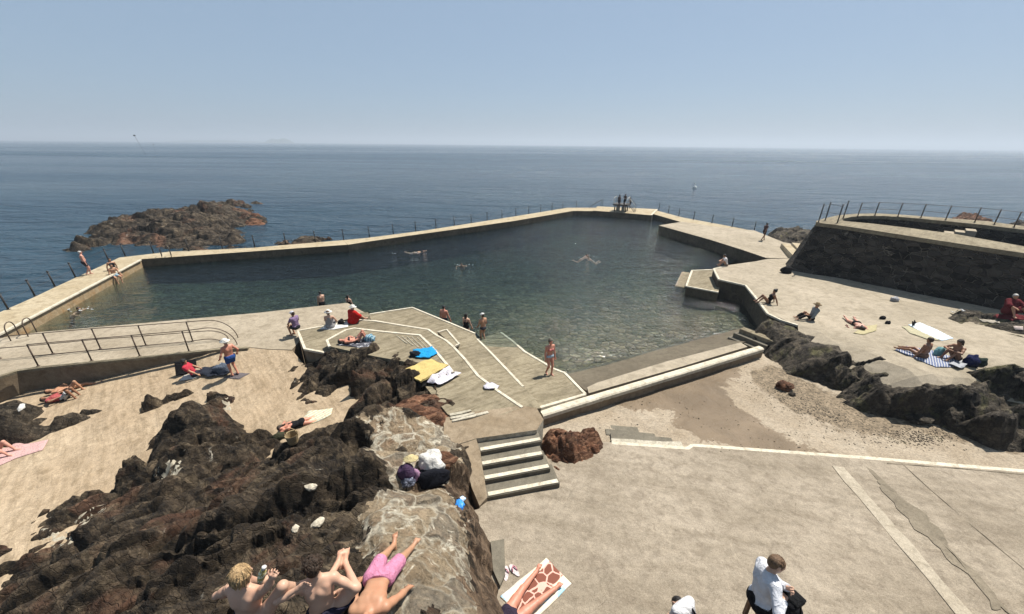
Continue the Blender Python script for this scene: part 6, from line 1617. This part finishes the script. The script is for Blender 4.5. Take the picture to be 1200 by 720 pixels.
for i, (x, y, a, l_) in enumerate(((487, 297, .2, 3.4), (690, 301.5, .3, 1.2), (541, 310.5, .1, 1.2), (93, 363, .4, 1.3))):
    p = at(x, y, POOL_Z + .02); m = MB(); rg = random.Random(i)
    for k in range(12):
        q = p + Vector((rg.gauss(0, l_ * .33), rg.gauss(0, .13), 0)); r_ = rg.uniform(.02, .06)
        m.lathe(q, [(r_, 0), (r_ * .6, r_ * .35), (.001, r_ * .45)], 6)
    tag(m.build('water_foam', plain('white_foam', (.40, .44, .45), .6, .2, 10)), kind='stuff')
# diving platform
dz_ = DZ + 1.06
ppl(stand(.06, .02, ((-.26, .05, .82), (.3, .12, .85))), 'dark silhouetted diver at the left on the diving stand', 724.6, 243.5, CAM + .4, z=dz_, skin='dark', hair=('short', 'black'), clothes=[('shorts', 'shorts', (.03, .03, .05))])
ppl(stand(.05, .02, ((-.22, .25, 1.1), (.22, .25, 1.1))), 'dark silhouetted diver at the right on the diving stand with folded arms', 731.6, 242.4, LEFT + .6, z=dz_, skin='dark', hair=('short', 'black'), clothes=[('shorts', 'shorts', BLK)])
ppl(stand(.12, .18, ((-.3, .42, 1.15), (.3, .42, 1.15)), s=.92), 'dark figure climbing the ladder at the right of the diving stand', 738.2, 244.6, LEFT, z=DZ + .2, skin='dark', hair=('short', 'black'), clothes=[('shorts', 'shorts', BLK)])
# right decks
ppl(stand(.24, .10, ((-.22, .30, .98), (.24, -.18, .86))), 'dark clad walker striding along the far right deck', 893.5, 282, RIGHT + .2, skin='brown', hair=('short', 'black'), clothes=[('shirt', 'tee', (.09, .05, .045)), ('trousers', 'shorts', (.05, .035, .035))])
ppl(sit(.32, ((-.14, .45, .06), (.14, .45, .06)), ((-.1, .45, .35), (.1, .45, .35)), head=(0, .5, 1)), 'hunched person in a white shirt sitting at the corner of the sun deck', 850.5, 311.8, LEFT - .3, skin='tan', hair=('short', 'black'), clothes=[('shirt', 'tee', (.72, .70, .70)), ('shorts', 'shorts', (.25, .2, .16))])
ppl(sit(-.42, ((-.13, .52, .07), (.13, .55, .07)), ((-.3, -.42, .03), (.3, -.40, .03)), elbow=[(-.4, -1, .1), (.4, -1, .1)]), 'woman in black leaning back on her arms near the deck edge', 899.5, 355.5, LEFT - .3, fem=True, skin='brown', hair=('bun', 'black'), clothes=[('swimsuit', 'swimsuit', BLK)], h=.024)
ppl(sit(-.22, ((-.16, .72, .07), (.14, .62, .07)), ((-.28, .2, .12), (.32, -.30, .04)), knees=[(-.1, .3, 1)] * 2), 'person in a grey top, dark trousers and straw hat sitting on the deck', 950, 374.5, LEFT - .1, skin='tan', hair=('short', 'brown'), clothes=[('top', 'shirt', (.30, .31, .30)), ('trousers', 'trousers', (.025, .02, .02))], hat=('brim', (.26, .19, .11)), h=.024)
ppl(lie(True, (0, 0), ((-.5, -.55, .05), (.52, -.5, .05)), spread=.2), 'face down sunbather in black briefs on the sun deck', 1003, 381.5, CAM + .35 + R(180) - .7, dz=.0, fem=True, skin='pink', hair=('long', 'brown'), clothes=[('briefs', 'briefs', BLK)], h=.024)
ppl(sit(.02, ((-.15, .78, .07), (.16, .80, .07)), ((-.34, .10, .06), (.33, .05, .05)), knees=[(-.6, .3, .8), (.3, .3, 1)]), 'short haired bare backed bather at the left of the pair on the striped towel', 1081, 419.5, LEFT - 1.25, skin='brown', hair=('short', 'brown'), clothes=[('shorts', 'shorts', (.22, .13, .09))], h=MIDH)
ppl(sit(.18, ((-.13, .48, .07), (.13, .46, .07)), ((-.1, .42, .46), (.08, .44, .46)), head=(0, .4, 1)), 'long haired bather hugging bent knees at the right of the pair on the striped towel', 1119, 421.5, LEFT + .05, fem=True, skin='brown', hair=('long', 'brown'), clothes=[('briefs', 'briefs', (.03, .03, .04))], h=MIDH)
ppl(sit(-.1, ((-.3, .62, .07), (.25, .60, .07)), ((-.2, .42, .4), (.2, .42, .4)), s=1.05), 'white haired person in a dark red robe sitting in the shade of the bastion', 1181, 367, CAM - .2, skin='tan', hair=('short', 'grey'), clothes=[('robe', 'robe', (.14, .022, .028))], bulk=1.1)
# by the water in the centre
ppl(stand(.08, .0, ((-.26, .06, .82), (.26, .06, .82)), s=.98), 'woman in a blue and white swimsuit walking on the edge of the slipway', 643, 439, CAM + .5, fem=True, skin='red', hair=('bun', 'brown'), clothes=[('swimsuit', 'briefs', (.45, .56, .66)), ('bikini_top', 'bra', (.55, .2, .18))], h=.024)
ppl(stand(.06, .02, ((-.22, .22, .95), (.22, .22, .95))), 'slim wader with a white cap standing in the water beside the slipway', 566.5, 402, LEFT - .9, z=-1.05, skin='tan', hair=('short', 'brown'), clothes=[('briefs', 'briefs', (.05, .05, .06))], hat=('cap', (.74, .72, .70)))
ppl(stand(.05, .05, ((-.3, .2, .8), (.3, .2, .8)), s=.97), 'dark haired woman in a black swimsuit waist deep behind the terrace edge', 547, 400, AWAY - .5, z=-1.25, fem=True, skin='fair', hair=('long', 'black'), clothes=[('swimsuit', 'swimsuit', BLK)])
ppl(stand(.05, .05, ((-.34, .14, .82), (.34, .14, .82)), s=1.02), 'broad sunburnt bather waist deep with reddened back beyond the terrace', 521.5, 391, AWAY - .35, z=-1.35, skin='red', hair=('short', 'black'), clothes=[('shorts', 'shorts', (.03, .03, .05))], bulk=1.14)
ppl(stand(.0, .0, ((-.2, .2, .8), (.2, .2, .8)), s=.97), 'dark haired child standing in the pool behind the white walkway edge', 380, 370, AWAY + .8, z=-1.45, skin='fair', hair=('short', 'black'), clothes=[('shorts', 'shorts', BLK)])
ppl(stand(.0, .0, ((-.2, .2, .8), (.2, .2, .8)), s=.9), 'swimmer with dark wet hair just past the red robed sitter', 411.5, 372, AWAY - .3, z=-1.6, fem=True, skin='fair', hair=('long', 'black'), clothes=[('swimsuit', 'swimsuit', BLK)])
ppl(sit(.05, ((-.2, .68, .07), (.12, .70, .07)), ((-.18, .35, .18), (.2, .32, .18)), head=(0, .15, 1)), 'woman in a grey dress and white sun hat sitting on the white towel', 387.5, 384.5, AWAY + .2, fem=True, skin='fair', hair=('bun', 'lightbrown'), clothes=[('dress', 'dress', (.33, .32, .32))], hat=('brim', (.74, .72, .68)), h=.024)
ppl(sit(.15, ((-.2, .62, .07), (.2, .62, .07)), ((-.2, .4, .3), (.2, .4, .3)), head=(0, .3, 1)), 'person wrapped in a bright red robe with a white sun hat', 413.5, 378.5, AWAY - .5, skin='fair', hair=('short', 'grey'), clothes=[('robe', 'robe', (.55, .02, .018))], hat=('brim', (.76, .74, .70)), h=.024, bulk=1.1)
ppl(fig((0, .0, .52), (0, .05, 1), (0, 1, 0), [(-.1, .34, .08), (.1, .34, .08)], [(-.16, .3, .62), (.18, .28, .62)], knee=[(0, 1, .2)] * 2, elbow=[(-1, -.4, 0), (1, -.4, 0)], headv=(0, .15, 1)), 'person in a purple top and pale cap perched on the white edged terrace corner', 349.5, 394, CAM - 1.9, fem=True, skin='tan', hair=('short', 'brown'), clothes=[('top', 'tee', (.26, .18, .30)), ('shorts', 'shorts', (.03, .03, .035))], hat=('cap', (.6, .6, .66)), h=.024, bulk=1.05)
ppl(lie(False, (1, 1), ((-.3, -.1, .05), (.18, .02, .2)), s=.98), 'sunbather on the upper terrace lying with both knees raised', 419, 400.5, RIGHT + .35, fem=True, skin='red', hair=('long', 'black'), clothes=[('briefs', 'briefs', (.04, .04, .05)), ('bikini_top', 'bra', (.05, .04, .05))], h=.024)
# left slope
ppl(stand(.05, .0, ((-.34, .10, .95), (.32, .02, .98)), look=None), 'sunburnt man in blue shorts and a white brimmed hat standing by the walkway rail', 276, 440, LEFT - .5, skin='red', hair=('short', 'grey'), clothes=[('shorts', 'shorts', (.03, .08, .27))], hat=('brim', (.78, .76, .70)), bulk=1.2, h=.024)
ppl(sit(-.5, ((-.12, .85, .07), (.12, .88, .07)), ((-.25, .25, .15), (.25, .22, .15)), head=(0, .1, 1)), 'person in a red top reclining against the black backrest', 229, 440.5, RIGHT + .35, skin='tan', hair=('mop', 'black'), clothes=[('top', 'tee', (.50, .045, .07)), ('trousers', 'trousers', (.03, .03, .045))], h=.022)
ppl(lie(False, (0, 1), ((-.35, -.2, .05), (.1, -.1, .22))), 'sunbather in black briefs nearer the curved wall with one leg stretched out', 84, 458, RIGHT + .42, skin='tan', hair=('short', 'brown'), clothes=[('briefs', 'briefs', BLK)], h=.022)
ppl(lie(False, (1, 1), ((-.2, -.1, .22), (.2, -.1, .22)), s=.95), 'near sunbather of the lying couple, in red top and black and white shorts', 77, 468, RIGHT + .30, fem=True, skin='brown', hair=('long', 'brown'), clothes=[('top', 'tee', (.42, .10, .10)), ('shorts', 'long_shorts', cloth((.55, .55, .55), pattern=((.02, .02, .022), 9, .5)))], h=.022)
ppl(sit(-.3, ((-.14, .5, .07), (.14, .52, .07)), ((-.3, -.3, .03), (.2, .3, .3)), s=1.0), 'sunbather mostly cut by the left frame edge on the pink towel', -6, 534, RIGHT + .2, skin='pink', hair=('short', 'brown'), clothes=[('shorts', 'briefs', (.4, .3, .28))], h=.018)
ppl(lie(True, (0, 0), ((-.30, -.62, .06), (.32, -.60, .08)), s=.95, spread=.1), 'dark haired sunbather in a black swimsuit lying face down behind the outcrop', 354, 497.5, RIGHT + .62, fem=True, skin='red', hair=('long', 'brown'), clothes=[('swimsuit', 'swimsuit', BLK)], h=.018)

# ---- the three boys on the outcrop, close to the viewer
NH = .0095
def raise_to(p): return p
nk = pt(286, 688, 4.35); sp_ = Vector((.03, .10, 1)).normalized(); pel = nk - sp_ * .53
J = fig(pel, sp_, (.10, 1, 0), [pel + Vector((-.25, .55, -.20)), pt(338, 699, 4.2)], [pel + Vector((-.3, .25, .12)), pt(320, 676, 4.05)], knee=[(-.3, .3, 1), (.35, .4, 1)], elbow=[(-1, -.2, -.3), (.9, -.15, -.6)], toes=[(-.1, 1, -.1), (.2, 1, -.1)], headv=(.05, .1, 1), look=(.45, 1, 0))
J['curlR'] = 1.5
J['knR'] = pt(331, 687, 4.25); J['anR'] = J['knR'] + Vector((.06, .22, -.38)); J['toR'] = J['anR'] + Vector((.05, .15, -.02))
seat1 = pel.copy()
person(J, 'bare backed boy with shoulder length blond hair sitting on the outcrop', 'fair', ('mop', 'blond'), [('shorts', 'shorts', (.02, .025, .05))], h=NH, world=True, curl=.9)
nk2 = pt(371, 678, 4.55); sp_ = Vector((-.05, .12, 1)).normalized(); pel2 = nk2 - sp_ * .53 * .98
J = fig(pel2, sp_, (-.34, .94, 0), [pt(395, 662, 4.95), pt(405, 661, 5.0)], [pt(349, 690, 4.28), pt(398, 693, 4.75)], knee=[(.3, .2, 1), (.8, .1, .7)], elbow=[(-1, -.3, -.5), (1, -.1, -.4)], toes=[(-.12, 1, .75), (.12, 1, .75)], headv=(-.08, .14, 1), look=(-.2, 1, -.1), s=.98)
J['curlL'] = .35
seat2 = pel2.copy()
person(J, 'bare backed boy with dark curly hair sitting between the other two boys', 'fair', ('curly', 'brown'), [('shorts', 'long_shorts', (.03, .028, .05))], h=NH, world=True, curl=.5)
h0 = on(446, 683, .12); fL, fR = on(470, 630, .07), on(498, 628, .07)
nk3 = on(428, 742, .12); sp_ = (nk3 - h0).normalized(); nrm = Vector((0, -.25, 1))
fwd = (nrm - sp_ * nrm.dot(sp_)).normalized()
rt = fwd.cross(sp_)
A_, B_ = (fL, fR)
J = fig(h0, sp_, fwd, [A_, B_] if rt.dot(fR - fL) > 0 else [B_, A_], [on(424, 680, .14), on(484, 688, .06)] if rt.dot(fR - fL) > 0 else [on(484, 688, .05), on(425, 676, .05)], knee=[(-.6, .1, .9), (.5, .1, .9)], elbow=[-rt * .6 + Vector((0, 0, .7)), rt + Vector((0, 0, .2))], toes=[(-.15, .7, .5), (.35, .7, .2)], headv=sp_, look=(0, .2, 1), s=1.13)
for n in 'LR': J['pn' + n] = Vector((0, 0, -1))
person(J, 'boy in pink shorts lying on his back on the pale mortared stones', 'tan', ('short', 'brown'), [('shorts', 'long_shorts', (.66, .26, .40))], h=NH, world=True, curl=.25)
o = MB(); o.lathe((0, 0, 0), [(.028, 0), (.036, .04), (.038, .12), (.03, .16), (.02, .18)], 14, (.35, .1, .9)); pch = empty('drink_bottle', pt(305, 681, 4.15)); o.build('body', cloth((.50, .42, .16), pattern=((.66, .62, .46), 26, .5)), pch, True)
o = MB(); o.lathe(Vector((.35, .1, .9)).normalized() * .18, [(.022, 0), (.024, .03), (.02, .035)], 12, (.35, .1, .9)); o.build('cap', cloth((.75, .73, .70)), pch, True); tag(pch, 'yellow patterned drink bottle with white cap held beside the blond head', 'bottle')
# ---- tanned legs on the spotted towel (the rest of the body is behind the rock)
a1, a2 = on_plaza(634, 662, .09), on_plaza(660, 682, .09)
hp = on_plaza(600, 722, .13); hd_ = (a1.lerp(a2, .5) - hp); hd_.z = 0; hd_.normalize()
J = fig(hp, -hd_, (0, 0, 1), [a1, a2], [hp - hd_ * .2 + Vector((-.35, .1, -.05)), hp - hd_ * .2 + Vector((.3, -.3, -.05))], knee=[(-.2, .1, 1), (.3, .0, 1)], toes=[hd_ + Vector((-.2, 0, .55)), hd_ + Vector((.25, 0, .45))], headv=-hd_, look=(0, 0, 1), s=1.2)
person(J, 'sunbather whose tanned legs lie on the spotted towel below the outcrop', 'red', ('long', 'brown'), [('swimsuit', 'swimsuit', (.04, .03, .05))], fem=True, h=.011, world=True, bulk=1.15)
# ---- man in the white shirt at the bottom, on a bench on the promenade
nk4 = pt(902, 670, 5.5); sp_ = Vector((.06, .10, 1)).normalized(); pel4 = nk4 - sp_ * .55
J = fig(pel4, sp_, (.95, -.12, 0), [pel4 + Vector((.46, .10, -.42)), pel4 + Vector((.44, -.18, -.42))], [pt(925, 690, 5.36), pt(919, 703, 5.34)], knee=[(1, .1, .5), (1, -.1, .5)], elbow=[(-.2, 1, -.5), (-.4, -1, -.5)], toes=[(1, .1, -.1), (1, -.1, -.1)], headv=(.30, -.05, 1), look=(.75, -.25, -.55), s=1.03)
J['curlL'] = J['curlR'] = .9
o = person(J, 'man in a white shirt and black trousers bent over a black bag at the bottom', 'fair', ('short', 'lightbrown'), [('shirt', 'shirt', (.74, .75, .80)), ('trousers', 'trousers', (.012, .012, .014))], h=NH, world=True)
bg_ = empty('shoulder_bag', pt(928, 702, 5.38)); m = MB(); m.box((.0, 0, -.02), .30, .22, .10, R(25), .8, bev=.03); m.build('body', cloth((.010, .010, .012)), bg_, True); m = MB(); m.box((.03, -.02, .035), .22, .17, .04, R(25), .9, bev=.015); m.build('flap', cloth((.012, .012, .013)), bg_, True)
m = MB(); m.tube([(.08, 0, .02), (.12, -.05, -.1), (.13, -.1, -.28)], .012, 6); m.build('strap', cloth((.012, .012, .013)), bg_, True); tag(bg_, 'black bag held on the lap of the man in the white shirt', 'bag')
bn = empty('stool', Vector((pel4.x + .10, pel4.y + .02, 2.3)))
WOOD = plain('brown_bench_wood', (.16, .085, .045), .7, .3, 14)
m = MB(); m.box((0, 0, pel4.z - .13 - 2.3 - .02),  .26, .30, .05, 0, bev=.015); m.build('seat', WOOD, bn)
for sx in (-.10, .10):
    for sy in (-.12, .12):
        m = MB(); m.box((sx, sy, (pel4.z - .18 - 2.3) / 2), .05, .05, pel4.z - .18 - 2.3); m.build('leg', WOOD, bn)
tag(bn, 'brown wooden stool under the man in the white shirt', 'stool')
# ---- second white shirt, mostly below the frame
zq = float(plz(3.0, 4.0)); nk5 = pt(800, 707, 6.45); sp_ = Vector((-.12, .45, 1)).normalized(); pel5 = nk5 - sp_ * .53
J = fig(pel5, sp_, (-.5, .85, 0), [Vector((pel5.x - .1, pel5.y, zq + .09)), Vector((pel5.x + .12, pel5.y - .1, zq + .09))], [pel5 + Vector((-.1, .36, -.1)), pel5 + Vector((.15, .34, -.1))], headv=(-.12, .42, -.9), look=(-.2, -.9, -.4), s=1.0)
o = person(J, 'person in a white shirt bending forward at the bottom frame edge with a black strap', 'fair', ('short', 'black'), [('shirt', 'shirt', (.74, .74, .76)), ('trousers', 'trousers', (.10, .09, .08))], h=.012, world=True)
m = MB(); q0 = Vector(J['shR']) + J['pel'] * 0; 
rt5 = J['rt']; fw5 = J['fw']; sp5 = J['sp']
m.tube([sp5 * .47 + rt5 * .06 + fw5 * .12, sp5 * .53 + rt5 * .10 + fw5 * .0, sp5 * .45 + rt5 * .07 - fw5 * .145, sp5 * .25 + rt5 * .17 - fw5 * .155, sp5 * .05 + rt5 * .24 - fw5 * .10], .016, 6); m.build('bag_strap', cloth(BLK), o, True)
